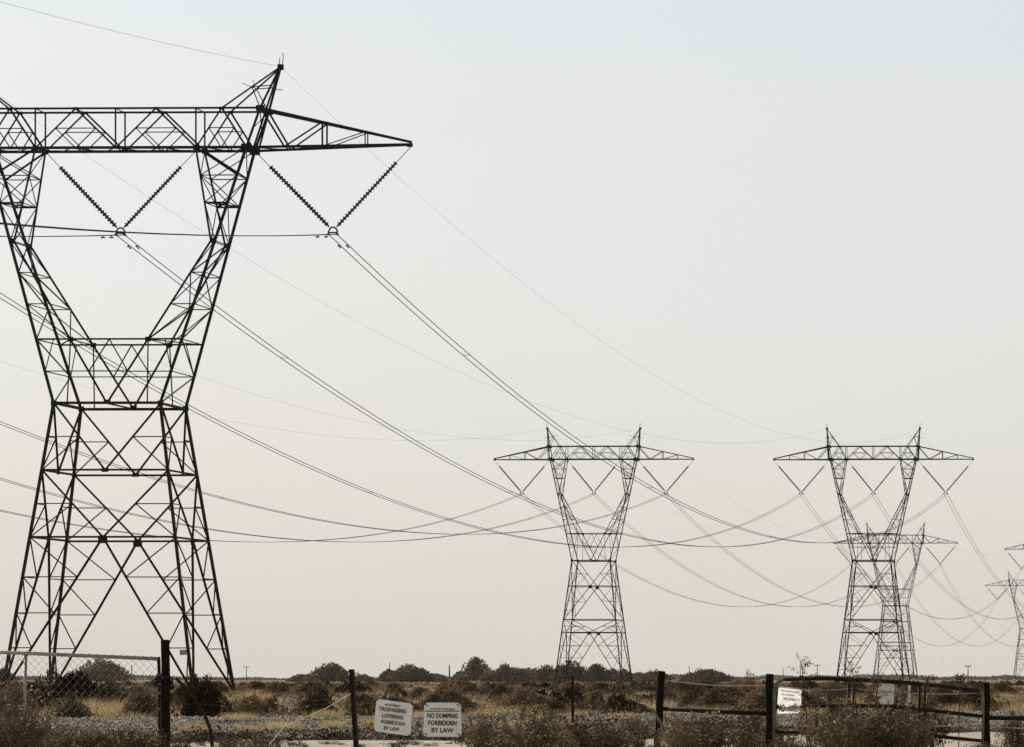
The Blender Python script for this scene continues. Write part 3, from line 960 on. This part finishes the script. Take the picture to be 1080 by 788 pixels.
bush_at(770, 812, 713, 746, L_ORANGE, 'rust-orange bush beside the dark wooden gate post', 406, 5000, .05, nseed=300)
bush_at(634, 672, 733, 756, L_OLIVE, 'grey-green bush right of the thin steel stake', 407, 4200, .05)
bush_at(236, 300, 735, 757, L_BROWN, 'wide rust-brown bush right of the nearest pylon foot', 408, 5000, .05, nseed=300)
bush_at(478, 508, 728, 752, L_DARK, 'dark bush above the right-hand white notice sign', 409, 3600, .05)
bush_at(515, 580, 728, 758, L_BROWN, 'broad brown bush right of the white notice signs', 410, 5200, .05, nseed=200)
bush_at(862, 896, 722, 752, L_OLIVE, 'olive bush behind the gate to the right of the crumpled sign', 411, 4200, .045)
bush_at(985, 1030, 733, 752, L_OLIVE, 'low olive bush behind the right half of the gate', 412, 4200, .045)
bush_at(1050, 1092, 752, 792, L_OLIVE, 'pale twiggy bush at the right edge in front of the rail', 413, 5000, .022, D=57, nseed=1500)

# golden tufts behind the chain-link gate and elsewhere
def tuft_mesh(n, r, h, seed):
    rng = np.random.default_rng(seed)
    a = rng.uniform(0, 2 * PI, n); q = np.sqrt(rng.uniform(0, 1, n)) * r
    X = np.cos(a) * q; Y = np.sin(a) * q
    hh = h * rng.uniform(.5, 1.1, n)
    lean = np.stack([X * .5, Y * .5], 1) + rng.normal(0, .22, (n, 2)) * h
    w = .006
    ang = rng.uniform(0, PI, n)
    z = np.zeros(n)
    v0 = np.stack([X - np.cos(ang) * w, Y - np.sin(ang) * w, z], 1); v1 = np.stack([X + np.cos(ang) * w, Y + np.sin(ang) * w, z], 1)
    v2 = np.stack([X + lean[:, 0], Y + lean[:, 1], hh], 1)
    V = np.stack([v0, v1, v2], 1).reshape(-1, 3)
    return raw_mesh('grass_tuft', V, np.arange(len(V)).reshape(-1, 3), [L_TUFT])
tufts = [tuft_mesh(900, .45, .55, 500 + i) for i in range(4)]
rt = random.Random(3)
def tuft(x, D, s, lab, grp):
    o = mesh_obj('grass_tuft', tufts[rt.randrange(4)], loc=gx(x, D, bank_height(gx(x, D).x, D) - .03))
    o.scale = (s * rt.uniform(.9, 1.5), s, s * rt.uniform(.8, 1.1)); o.rotation_euler = (0, 0, rt.uniform(0, 6))
    tag(o, lab, 'grass', grp)
for x, D, s in [(36, 92, 1.0), (50, 90, .9), (88, 96, 1.2), (102, 98, 1.3), (117, 97, 1.2), (126, 94, 1.0), (140, 90, .8)]:
    tuft(x, D, s, 'bright golden grass tuft behind the chain-link gate', 'golden tufts behind the chain-link gate')
for i in range(46):
    D = rt.uniform(92, 190); x = rt.uniform(170, 1085)
    tuft(x, D, rt.uniform(.7, 1.3), 'golden grass tuft among the scrub beyond the gravel road', 'golden tufts beyond the gravel road')
for x, D in [(150, 62.5), (158, 63), (205, 66), (262, 67), (300, 68), (352, 69), (392, 70), (470, 70), (545, 71), (575, 74), (600, 72), (655, 76), (345, 76), (250, 74), (440, 78), (505, 80)]:
    tuft(x, D, .42, 'small pale grass tuft at the foot of the gravel road', 'small tufts by the gravel road')

# ---------------------------------------------------------------- foreground weeds
def weed_mesh(nst, h, spread, seed, leafn=34, leaf=.022, seedn=10, bush=1.0):
    rng = np.random.default_rng(seed)
    SV = []; SF = []; LP = []; SP = []
    def ribbon(pts, r):
        for j in range(len(pts) - 1):
            d = pts[j + 1] - pts[j]
            side = np.cross(d, rng.normal(0, 1, 3)); side /= np.linalg.norm(side) + 1e-9
            b = len(SV); k0 = 1 - j / len(pts); k1 = 1 - (j + 1) / len(pts)
            SV.extend([pts[j] - side * r * k0, pts[j] + side * r * k0, pts[j + 1] + side * r * k1 * .9, pts[j + 1] - side * r * k1 * .9])
            SF.extend([(b, b + 1, b + 2), (b, b + 2, b + 3)])
    for i in range(nst):
        a = rng.uniform(0, 2 * PI); hh = h * rng.uniform(.45, 1.08)
        base = np.array([rng.normal(0, spread * .22), rng.normal(0, spread * .22), 0])
        out_ = np.array([math.cos(a), math.sin(a), 0]) * spread * rng.uniform(.15, .95)
        pts = [base, base + out_ * .3 + np.array([0, 0, hh * .4]), base + out_ * .65 + np.array([0, 0, hh * .75]), base + out_ + np.array([0, 0, hh])]
        pts = [p + rng.normal(0, .012, 3) for p in pts]
        ribbon(pts, .0075)
        for bnum in range(5):
            t = rng.uniform(.25, .95) * 3; j = int(t); p = pts[j] + (pts[min(j + 1, 3)] - pts[j]) * (t - j)
            q = p + np.array([rng.normal(0, .07), rng.normal(0, .07), rng.uniform(.03, .16)]) * bush
            ribbon([p, (p + q) / 2 + rng.normal(0, .008, 3), q], .0045)
            m_ = leafn // 5
            for k in range(m_):
                LP.append(p + (q - p) * rng.uniform(.1, 1.0) + rng.normal(0, .016, 3) * bush)
            for k in range(max(1, seedn // 5)):
                SP.append(q + rng.normal(0, .013, 3))
        for k in range(leafn // 2):
            t = rng.uniform(.2, 1) * 3; j = min(int(t), 2); p = pts[j] + (pts[j + 1] - pts[j]) * (t - j)
            LP.append(p + rng.normal(0, .018, 3))
    SV = np.array(SV); SF = np.array(SF)
    V1, F1 = leaf_tris(np.array(LP), leaf, rng, up=.5)
    V2, F2 = leaf_tris(np.array(SP), leaf * .75, rng, up=.2)
    mi = np.concatenate([np.zeros(len(F1)), np.ones(len(SF)), np.full(len(F2), 2)])
    return raw_mesh('weed', np.concatenate([V1, SV, V2]), np.concatenate([F1, SF + len(V1), F2 + len(V1) + len(SV)]), [L_WEED, L_STEM, L_SEED], mi)
weeds = [weed_mesh(26, .66, .40, 600 + i, 26, .038, 10, 1.25) for i in range(5)] + [weed_mesh(22, .46, .40, 620 + i, 24, .034, 14, 1.2) for i in range(4)]
rw = random.Random(17)
def weed(x, D, s, zs, lab, grp, vi=None):
    o = mesh_obj('weed', weeds[rw.randrange(9) if vi is None else vi], loc=gx(x, D, -.03))
    o.scale = (s * rw.uniform(.9, 1.25), s * rw.uniform(.9, 1.2), s * zs * rw.uniform(.85, 1.12)); o.rotation_euler = (0, 0, rw.uniform(0, 6.28))
    tag(o, lab, 'weed', grp)
ZONES = [  # x0, x1, count, D range, size, height factor, text
    (-25, 60, 13, (50, 55), .92, .85, 'left of and below the chain-link gate'),
    (50, 150, 11, (50, 55), .72, .66, 'left of and below the chain-link gate'),
    (130, 290, 16, (51, 62), .6, .6, 'low beside the thick gate post'),
    (285, 500, 13, (60, 66), .42, .45, 'low on the pale dirt below the notice signs'),
    (495, 640, 14, (50, 60), .85, .76, 'around the thin steel stake'),
    (630, 820, 17, (50, 59), .85, .78, 'along the fence between the dark wooden posts'),
    (812, 866, 6, (50, 58), .7, .62, 'in front of the tubular gate'),
    (866, 985, 17, (50, 58), 1.05, 1.02, 'in front of the tubular gate'),
    (985, 1045, 6, (50, 54), .5, .5, 'low in front of the gate right end'),
]
for x0, x1, n, (d0, d1), s, zs, txt in ZONES:
    for i in range(n):
        weed(x0 + (x1 - x0) * (i + rw.random()) / n, rw.uniform(d0, d1), s * rw.choice((.55, .75, .95, 1.1, 1.45)), zs,
             'twiggy brown-green weed growing ' + txt, 'weeds ' + txt)

def foot_growth():
    rng = np.random.default_rng(77); n = 30000
    x = rng.uniform(-40, 0, n); t = rng.normal(-.1, .6, n)
    k = np.sin(x * 1.7) + .7 * np.sin(x * 4.1 + 1) + rng.normal(0, .8, n)
    y = 80.6 + .83 * x + t
    c = XP + F * x / y
    ok = (k > -.9) & (c > -60) & (c < 1000)
    x = x[ok]; y = y[ok]; n = len(x)
    bh = np.array([bank_height(a, b) for a, b in zip(x, y)])
    z = bh + np.abs(rng.normal(0, .085, n)) * (1 + .6 * np.sin(x * 2.3))
    V, Fc = leaf_tris(np.stack([x, y, z], 1), .05, rng, up=.6)
    V[:, 2] = np.maximum(V[:, 2], np.repeat(bh, 3) - .02)
    me = raw_mesh('low_ground_growth', V, Fc, [L_DARK])
    tag(mesh_obj('low_ground_growth', me), 'low dark dead growth along the foot of the gravel bank', 'ground cover', kind='stuff')
foot_growth()

# a few tall sprigs that rise above the gate
def sprig(x, top, D, label, seed, lean=.1, ball=False):
    rng = np.random.default_rng(seed); h = CAMZ - (top - HOR) / F * D
    SV = []; SF = []; LP = []
    pts = [np.array([0, 0, 0]), np.array([lean * .2, 0, h * .4]), np.array([lean * .5, 0, h * .75]), np.array([lean, 0, h])]
    def rib(ps, r):
        for a, b in zip(ps, ps[1:]):
            k = len(SV)
            for dx in ((r, 0, 0), (0, r, 0)):
                k = len(SV); dd = np.array(dx)
                SV.extend([a - dd, a + dd, b + dd * .7, b - dd * .7]); SF.extend([(k, k + 1, k + 2), (k, k + 2, k + 3)])
    rib(pts, .008)
    for i in range(16 if not ball else 10):
        t = rng.uniform(.62 if not ball else .86, 1.0); j = min(int(t * 3), 2); p = pts[j] + (pts[j + 1] - pts[j]) * (t * 3 - j)
        q = p + np.array([rng.normal(0, .11), rng.normal(0, .08), rng.uniform(-.03, .14)]) * (1 if not ball else .45)
        rib([p, q], .004)
        for k in range(16): LP.append(p + (q - p) * rng.uniform(.3, 1.1) + rng.normal(0, .014, 3))
    SV = np.array(SV); SF = np.array(SF)
    V1, F1 = leaf_tris(np.array(LP), .026, rng)
    me = raw_mesh('tall_weed', np.concatenate([V1, SV]), np.concatenate([F1, SF + len(V1)]), [L_WEED, L_STEM], np.concatenate([np.zeros(len(F1)), np.ones(len(SF))]))
    tag(mesh_obj('tall_weed', me, loc=gx(x, D, -.03)), label, 'weed')
sprig(852, 695, 54.5, 'tall branching weed sprig rising above the left end of the gate', 701, -.1)
sprig(905, 704, 54.5, 'tall weed sprig rising above the middle of the gate', 702, -.08)
sprig(1011, 710, 54.5, 'slim weed stalk with a tight round top near the gate right end', 703, .03, True)
sprig(985, 712, 54.8, 'short weed sprig rising over the sagging gate rail', 704, -.1)
sprig(920, 713, 54.2, 'weed sprig touching the rail over the grey panel', 705, .1)

# ---------------------------------------------------------------- fence line
FD = 56.0
def wood_post(x, top, w, D, label, lean=0.0, name='wooden_post'):
    h = CAMZ - (top - HOR) / F * D
    r = w / 2 / F * D
    m = MB(); n = 8
    pts = []; rs = []
    for i in range(7):
        t = i / 6; pts.append((lean * t + .008 * math.sin(i * 2.1 + x), .008 * math.sin(i * 3.7 + x), -.25 + (h + .25) * t)); rs.append(r * (1.08 - .1 * t + .04 * math.sin(i * 5 + x)))
    m.tube(pts, rs, n)
    o = m.build(name, M_WOOD, loc=gx(x, D))
    tag(o, label, 'post')
    return o
wood_post(174.5, 675, 9.5, 55.7, 'thick dark wooden post holding the chain-link gate')
wood_post(692.5, 708, 8, FD, 'leaning square-topped dark post beside the pale brace stick', .07)
wood_post(811.5, 711, 8.5, FD, 'dark wooden post at the hinge end of the tubular gate')
wood_post(1040.5, 720, 7, FD, 'dark wooden post at the sagging right end of the tubular gate')
# steel posts
def steel_post(x, top, w, D, label, lean=0.0, base=None, name='steel_post'):
    h = CAMZ - (top - HOR) / F * D; s = w / F * D
    m = MB()
    a = Vector((0, 0, -.2)); b = Vector((lean, 0, h))
    m.angle(a, b, s, s * .3)
    for k in range(9):
        p = lerp(a, b, .35 + k * .07); m.box(p + Vector((0, -s * .4, 0)), (s * .7, s * .35, .018))
    o = m.build(name, M_RUST, loc=gx(x, D)); tag(o, label, 'post')
steel_post(377.5, 706, 5.5, FD, 'leaning dark steel post with a pale guy wire, left of the signs', -.085)
steel_post(604.5, 714, 3.0, FD, 'thin dark steel stake standing alone among the weeds')
# second post fragments
m = MB(); m.tube([px(689, 750, 55.6), px(697, 762, 55.5), px(703, 782, 55.4)], .02, 6)
tag(m.build('brace_stick', M_GALV_DK), 'pale thin stick leaning against the leaning dark post', 'stick')
m = MB(); m.tube([px(370, 731.5, FD - .06), px(344, 747, FD - .3), px(317, 759, FD - .6), px(300, 766, FD - .8), px(281, 789, FD - 1)], .0048, 5)
tag(m.build('guy_wire', M_WHITE), 'pale guy wire slanting down left from the leaning steel post', 'wire')
m = MB(); m.tube([px(186, 716, 55.5), px(196, 726, 55.4), px(207, 739, 55.3), px(216, 754, 55.2), px(222, 770, 55.1), px(224, 790, 55.0)], .025, 8)
tag(m.build('bent_pipe', M_RUBBER, smooth=True), 'curved grey pipe leaning on the thick gate post', 'pipe')

# strands of fence wire
def strand(pts, r, label, barbed=True, name='fence_wire', mat=None):
    m = MB(); P = []
    for (a, b) in zip(pts, pts[1:]):
        a = Vector(a); b = Vector(b)
        for t in np.linspace(0, 1, 9)[:-1]: P.append(lerp(a, b, t) - Vector((0, 0, .05 * 4 * t * (1 - t))))
    P.append(Vector(pts[-1]))
    m.tube(P, r, 4)
    if barbed:
        L = 0
        for a, b in zip(P, P[1:]):
            d = b - a; n = max(1, int(d.length / .16))
            for k in range(n):
                c = lerp(a, b, (k + .5) / n); an = random.uniform(0, PI)
                v = Vector((.2, math.cos(an), math.sin(an))) * .018
                m.tube([c - v, c + v], .0022, 3, cap=False)
    tag(m.build(name, mat or M_BARB), label, 'wire')
strand([px(181, 722, 55.8), px(373, 722, FD), px(604, 724, FD), px(693, 727, FD)], .0024, 'top barbed strand from the gate post past the signs')
strand([px(181, 741, 55.8), px(375, 741, FD), px(604, 739, FD), px(692, 742, FD)], .0024, 'second barbed strand carrying the two white notice signs')
strand([px(181, 757, 55.8), px(376, 757, FD), px(604, 750, FD), px(692, 753, FD)], .0024, 'third barbed strand crossing behind the two white notice signs')
strand([px(690, 715.5, FD), px(811, 722.5, FD), px(900, 726, FD - .06), px(1040, 730.5, FD), px(1110, 736, FD)], .006, 'bright strand from the leaning post along the top of the gate', mat=M_BRIGHT)
strand([px(811, 758, FD), px(900, 760, FD - .1), px(1040, 764, FD), px(1110, 765, FD)], .005, 'bright low strand crossing the tubular gate', mat=M_BRIGHT)
strand([px(693, 734, FD), px(811, 735, FD)], .0024, 'barbed strand between the leaning post and the gate post')

def rail(pts, r, label):
    m = MB(); m.tube(pts, r, 8); tag(m.build('fence_rail', M_RUST, smooth=True), label, 'rail')
rail([px(697, 747.5, FD), px(750, 750.5, FD), px(811, 753, FD)], .032, 'dark pipe rail between the leaning post and the gate post')
rail([px(1044, 757, FD), px(1120, 758, FD)], .036, 'dark pipe rail running off the right edge')

# ---------------------------------------------------------------- chain-link gate
def chain_gate():
    D = FD
    root = empty('chain_link_gate', px(60, 796, D)); tag(root, 'galvanised chain-link gate hung on the thick wooden post', 'gate')
    o = -root.location
    def q(x, y, dd=0): return px(x, y, D + dd) + o
    def top(x): return 688.0 + 7.0 * x / 168.0
    def bot(x): return 782.0 + 6.5 * x / 168.0
    def pipe(pts, r, name, mat=M_GALV):
        m = MB(); m.tube(pts, r, 8); return m.build(name, mat, root, smooth=True)
    pipe([q(-70, top(-70)), q(168, top(168))], .027, 'top_rail')
    pipe([q(-70, bot(-70)), q(170, bot(170))], .022, 'bottom_rail')
    pipe([q(167.3, top(167) - 2), q(168.5, 730), q(168.5, bot(168))], .026, 'end_stile', M_RUST)
    pipe([q(27, top(27) + 1), q(26, bot(26))], .024, 'middle_stile')
    # woven wire: zigzag pickets with the diamonds of the photograph
    m = MB(); w = 4.1; x = -70.0; k = 0
    while x < 166:
        pts = []; y = top(x) - 2.5; j = k
        while y < bot(x):
            pts.append(q(x + (w if j % 2 else 0) , y, .03 + (.006 if j % 2 else -.006)))
            y += w * 1.08; j += 1
        m.tube(pts, .0032, 3, cap=False)
        x += w; k += 1
    m.build('wire_mesh', M_GALV_DK, root)
    # hinge pipe and clamps against the wooden post
    pipe([q(171.8, 708, -.05), q(171.4, 783, -.05)], .02, 'hinge_pipe')
    for y in (712, 722, 748):
        m = MB(); m.box(q(170.5, y, -.05), (.13, .08, .05)); m.build('clamp', M_GALV_DK, root)
    # knuckles of the wire along the top
    return root
chain_gate()
def chain():
    m = MB(); c = gx(172.5, 55.68)
    N = 26
    for i in range(N):
        a = 2 * PI * i / N
        p = Vector((c.x + math.cos(a) * .125, c.y + math.sin(a) * .11, 1.1 - (717 + 2.5 * math.sin(a * 2)) / F * 55.7 + HOR / F * 55.7))
        d = Vector((-math.sin(a), math.cos(a), 0)); up = Vector((0, 0, 1)) if i % 2 else Vector((math.cos(a), math.sin(a), 0))
        ring = [p + d * math.cos(b) * .030 + up * math.sin(b) * .020 for b in np.linspace(0, 2 * PI, 9)]
        m.tube(ring, .009, 5, cap=False)
    for i in range(22):
        a = 2 * PI * i / 22
        p = Vector((c.x - .01 + math.cos(a) * .15, c.y + math.sin(a) * .13, px(0, 722 + 4 * math.cos(a + .6), 55.7).z))
        d = Vector((-math.sin(a), math.cos(a), 0)); up = Vector((0, 0, 1)) if i % 2 else Vector((math.cos(a), math.sin(a), 0))
        m.tube([p + d * math.cos(b) * .030 + up * math.sin(b) * .020 for b in np.linspace(0, 2 * PI, 9)], .009, 5, cap=False)
    for i in range(9):
        p = Vector((c.x + .06 + .006 * (i % 2), c.y - .11, px(0, 718, 55.7).z - i * .03))
        ring = [p + Vector((0, 0, math.cos(b) * .024)) + Vector((math.sin(b) * .014 * (i % 2), math.sin(b) * .014 * (1 - i % 2), 0)) for b in np.linspace(0, 2 * PI, 9)]
        m.tube(ring, .009, 5, cap=False)
    tag(m.build('chain', M_RUST), 'steel chain wound round the thick gate post', 'chain')
    root = empty('padlock', px(168.5, 733, 55.55)); tag(root, 'small dark padlock hanging on the chain-link gate', 'padlock')
    m = MB(); m.box((0, 0, -.02), (.055, .028, .05)); m.build('body', M_RUST, root)
    m = MB(); m.tube([Vector((math.cos(a) * .018, 0, .005 + math.sin(a) * .03)) for a in np.linspace(0, PI, 8)], .005, 5); m.build('shackle', M_GALV, root)
chain()

# ---------------------------------------------------------------- tubular gate
def tube_gate():
    D = FD - .05
    root = empty('field_gate', px(930, 796, D)); tag(root, 'sagging dark tubular steel field gate with rounded corners', 'gate')
    o = -root.location
    def q(x, y, dd=0): return px(x, y, D + dd) + o
    def pipe(pts, r, name, mat=M_RUST):
        m = MB(); m.tube(pts, r, 8); return m.build(name, mat, root, smooth=True)
    corner = [q(816.5, 786), q(816.5, 735), q(817, 727), q(819, 721.5), q(822.5, 718), q(828, 716.3)]
    pipe(corner, .026, 'hinge_stile', M_GALV_DK)
    pipe([q(828, 716.3), q(870, 715.6), q(905, 717.2), q(950, 719.5), q(990, 723.4), q(1020, 727.2), q(1033, 729)], .032, 'top_rail')
    pipe([q(1033, 729), q(1036.5, 731.5), q(1037, 737), q(1036.5, 786)], .022, 'latch_stile', M_GALV_DK)
    pipe([q(816.5, 745.5, .01), q(824, 745.4, .09), q(880, 744.3, .08), q(895, 744), q(945, 745.5), q(1000, 751.5), q(1036, 755.5)], .028, 'middle_rail')
    pipe([q(818, 772), q(895, 771.5), q(960, 774), q(1036, 781.5)], .026, 'bottom_rail')
    for x, t in ((895.5, 717), (900.5, 717.5), (970, 721.5), (975.5, 722)):
        pipe([q(x, t), q(x - 1.5, 777)], .02, 'upright')
tube_gate()

# ---------------------------------------------------------------- notices
def text_mesh(s, h, w):
    cu = bpy.data.curves.new('lettering', 'FONT'); cu.body = s; cu.align_x = 'CENTER'; cu.align_y = 'CENTER'
    cu.extrude = 0.012; cu.resolution_u = 3; cu.offset = 0.022
    ob = bpy.data.objects.new('lettering_curve', cu); COL.objects.link(ob)
    dg = bpy.context.evaluated_depsgraph_get(); dg.update()
    me = bpy.data.meshes.new_from_object(ob.evaluated_get(dg))
    bpy.data.objects.remove(ob); bpy.data.curves.remove(cu)
    co = np.zeros(len(me.vertices) * 3, np.float32); me.vertices.foreach_get('co', co); co = co.reshape(-1, 3)
    mn, mxx = co.min(0), co.max(0)
    co -= (mn + mxx) / 2
    co[:, 0] *= w / (mxx[0] - mn[0]); co[:, 1] *= h / (mxx[1] - mn[1]); co[:, 2] *= .0025 / max(1e-6, (mxx[2] - mn[2]))
    # lie on the face that looks towards -Y
    out_ = np.stack([co[:, 0], -co[:, 2], co[:, 1]], 1)
    me.vertices.foreach_set('co', out_.astype(np.float32).ravel()); me.update()
    me.name = 'lettering'
    return me
def plate(corners, D, nm_, label, mat, wob=0.0, seed=0, sheet=False):
    """a thin sheet-metal plate with rounded corners through four photo corners (tl, tr, br, bl)"""
    c = [px(x, y, D) for x, y in corners]
    ctr_ = sum(c, Vector()) / 4
    root = empty(nm_, ctr_); tag(root, label, 'sign')
    n = 12
    rng = np.random.default_rng(seed)
    ph = rng.uniform(0, 6, 4)
    def surf(u, v):
        p = lerp(lerp(c[0], c[1], u), lerp(c[3], c[2], u), v) - ctr_
        d = wob * (math.sin(u * 4 + ph[0]) * math.cos(v * 3 + ph[1]) + .6 * math.sin(u * 7 + v * 8 + ph[2]))
        return p + Vector((0, d, 0))
    m = MB(); th = .004
    g = lambda i, j: i * (n + 1) + j
    vs = []
    for i in range(n + 1):
        for j in range(n + 1):
            u, v = j / n, i / n
            # round the corners
            uu, vv = u - .5, v - .5
            k = max(abs(uu), abs(vv)); rr = math.hypot(uu, vv)
            if rr > .655: s = .655 / rr; uu *= s; vv *= s
            vs.append(surf(uu + .5, vv + .5))
    N = len(vs)
    fs = []
    for i in range(n):
        for j in range(n):
            a, b, cc, d = g(i, j), g(i, j + 1), g(i + 1, j + 1), g(i + 1, j)
            fs.append((d, cc, b, a))
            if not sheet: fs.append((a + N, b + N, cc + N, d + N))
    rim = [g(0, j) for j in range(n)] + [g(i, n) for i in range(n)] + [g(n, j) for j in range(n, 0, -1)] + [g(i, 0) for i in range(n, 0, -1)]
    if not sheet:
        for a, b in zip(rim, rim[1:] + rim[:1]): fs.append((a, b, b + N, a + N))
        vs = vs + [v + Vector((0, th, 0)) for v in vs]
    m._add(vs, fs)
    m.build('plate', mat, root, smooth=False)
    # frame of the plate for the lettering
    U_ = (c[1] - c[0]).normalized(); V_ = (c[0] - c[3]).normalized()
    wd = ((c[1] - c[0]).length + (c[2] - c[3]).length) / 2; hg = ((c[0] - c[3]).length + (c[1] - c[2]).length) / 2
    def write(s, u, v, w, h, mat2=M_INK, name='lettering', dy=.003, wob_y=0):
        me = text_mesh(s, h * hg, w * wd)
        me.materials.append(mat2)
        ob = mesh_obj(name, me, root)
        nrm = U_.cross(V_)
        mt = Matrix((U_, -nrm, V_)).transposed().to_4x4()
        # text local axes: x right, -y out, z up
        p = surf(u, v)
        pmin = min((surf(u + du * w / 2, v + dv * h / 2).y for du in (-1, 0, 1) for dv in (-1, 0, 1)))
        ob.matrix_local = Matrix.Translation(Vector((p.x, min(p.y, pmin) - dy, p.z))) @ mt
        return ob
    return root, write, surf, wd, hg
SD = FD - .12
r1, wr, sf, wd, hg = plate([(397, 737), (435.5, 742.3), (432.7, 776.5), (394.2, 771)], SD, 'warning_sign', 'tilted white notice with faded lettering about trespassing and loitering', M_SIGN, .011, 1)
wr('NO DUMPING', .46, .135, .42, .062, M_INKF)
wr('TRESPASSING', .47, .275, .74, .125, M_INKF)
wr('LOITERING', .485, .475, .58, .12, M_INKF)
wr('FORBIDDEN', .5, .665, .64, .12, M_INKF)
wr('BY LAW', .48, .85, .42, .115, M_INKF)
r2, wr, sf, wd, hg = plate([(447.5, 741), (486, 741.2), (486.8, 777.3), (446.3, 777)], SD, 'warning_sign', 'upright white notice reading no dumping forbidden by law', M_SIGN, .002, 2)
wr('STATE OF CALIFORNIA', .5, .185, .66, .048)
wr('NO DUMPING', .5, .385, .82, .14)
wr('FORBIDDEN', .5, .595, .76, .14)
wr('BY LAW', .5, .81, .58, .14)
mm = MB(); a = sf(.03, .25); b = sf(.97, .25); mm.box((a + b) / 2 + Vector((0, -.006, 0)), ((b - a).length, .004, .011)); mm.build('rule_line', M_INK, r2)
for u, v in ((.07, .08), (.93, .08), (.07, .93), (.93, .93)):
    mm = MB(); p = sf(u, v); mm.tube([p + Vector((-.02, -.006, .02)), p + Vector((0, -.01, 0)), p + Vector((.022, -.006, -.012))], .006, 5); mm.build('tie_wire', M_RUST, r2)
m_, n_, o_ = new_mat('thin_white_plastic')
d_ = n_.nodes.new('ShaderNodeBsdfDiffuse'); t_ = n_.nodes.new('ShaderNodeBsdfTranslucent'); x_ = n_.nodes.new('ShaderNodeMixShader')
col_, _nz = noise_col(n_, [(0.3, (.74, .74, .72)), (0.7, (.84, .84, .82))], 7.0)
n_.links.new(col_, d_.inputs['Color']); n_.links.new(col_, t_.inputs['Color']); x_.inputs[0].default_value = .78
n_.links.new(d_.outputs[0], x_.inputs[1]); n_.links.new(t_.outputs[0], x_.inputs[2]); n_.links.new(x_.outputs[0], o_.inputs['Surface'])
M_PLASTIC = m_
r3, wr, sf, wd, hg = plate([(821.3, 723.8), (845.3, 726.8), (844.8, 752), (819, 753)], FD - .008, 'crumpled_sign', 'crumpled bright white plastic sign tied to the gate hinge end', M_PLASTIC, .006, 5, True)
wr('THIS PROPERTY IS UNDER', .52, .15, .80, .075, dy=.006)
wr('VIDEO SURVEILLANCE', .42, .285, .56, .07, dy=.006)
wr('PROPERTY', .60, .46, .70, .11, dy=.006)
wr('NO', .17, .79, .33, .30, dy=.006)
wr('DUMPING', .66, .70, .34, .055, dy=.006)
wr('PARKING', .66, .80, .32, .055, dy=.006)
wr('TRESPASSING', .66, .90, .44, .06, dy=.006)
r4, wr, sf, wd, hg = plate([(926.5, 719.5), (943.8, 720.5), (942.5, 743), (927.5, 742)], FD + .1, 'panel', 'plain pale grey panel fixed behind the gate rails', M_SIGN, .003, 8)
m = MB(); m.box((0, 0, .55), (.038, .03, 1.3))
o = m.build('marker_stake', M_WHITE, loc=gx(959, 57.2, -.1)); o.scale = (1, 1, (CAMZ - 4 / F * 57 + .1) / 1.2)
tag(o, 'slim white marker stake standing behind the gate', 'stake')

# ---------------------------------------------------------------- haze
hz = MB(); hz.box((-550, 1620, 28.5), (4400, 3780, 59.5))
m_, n_, o_ = new_mat('thin_dusty_haze')
pv = n_.nodes.new('ShaderNodeVolumePrincipled')
pv.inputs['Color'].default_value = (.93, .92, .90, 1)
pv.inputs['Density'].default_value = 0.000035
n_.links.new(pv.outputs[0], o_.inputs['Volume'])
tag(hz.build('haze', m_), 'thin dusty haze over the plain', 'haze', kind='stuff')
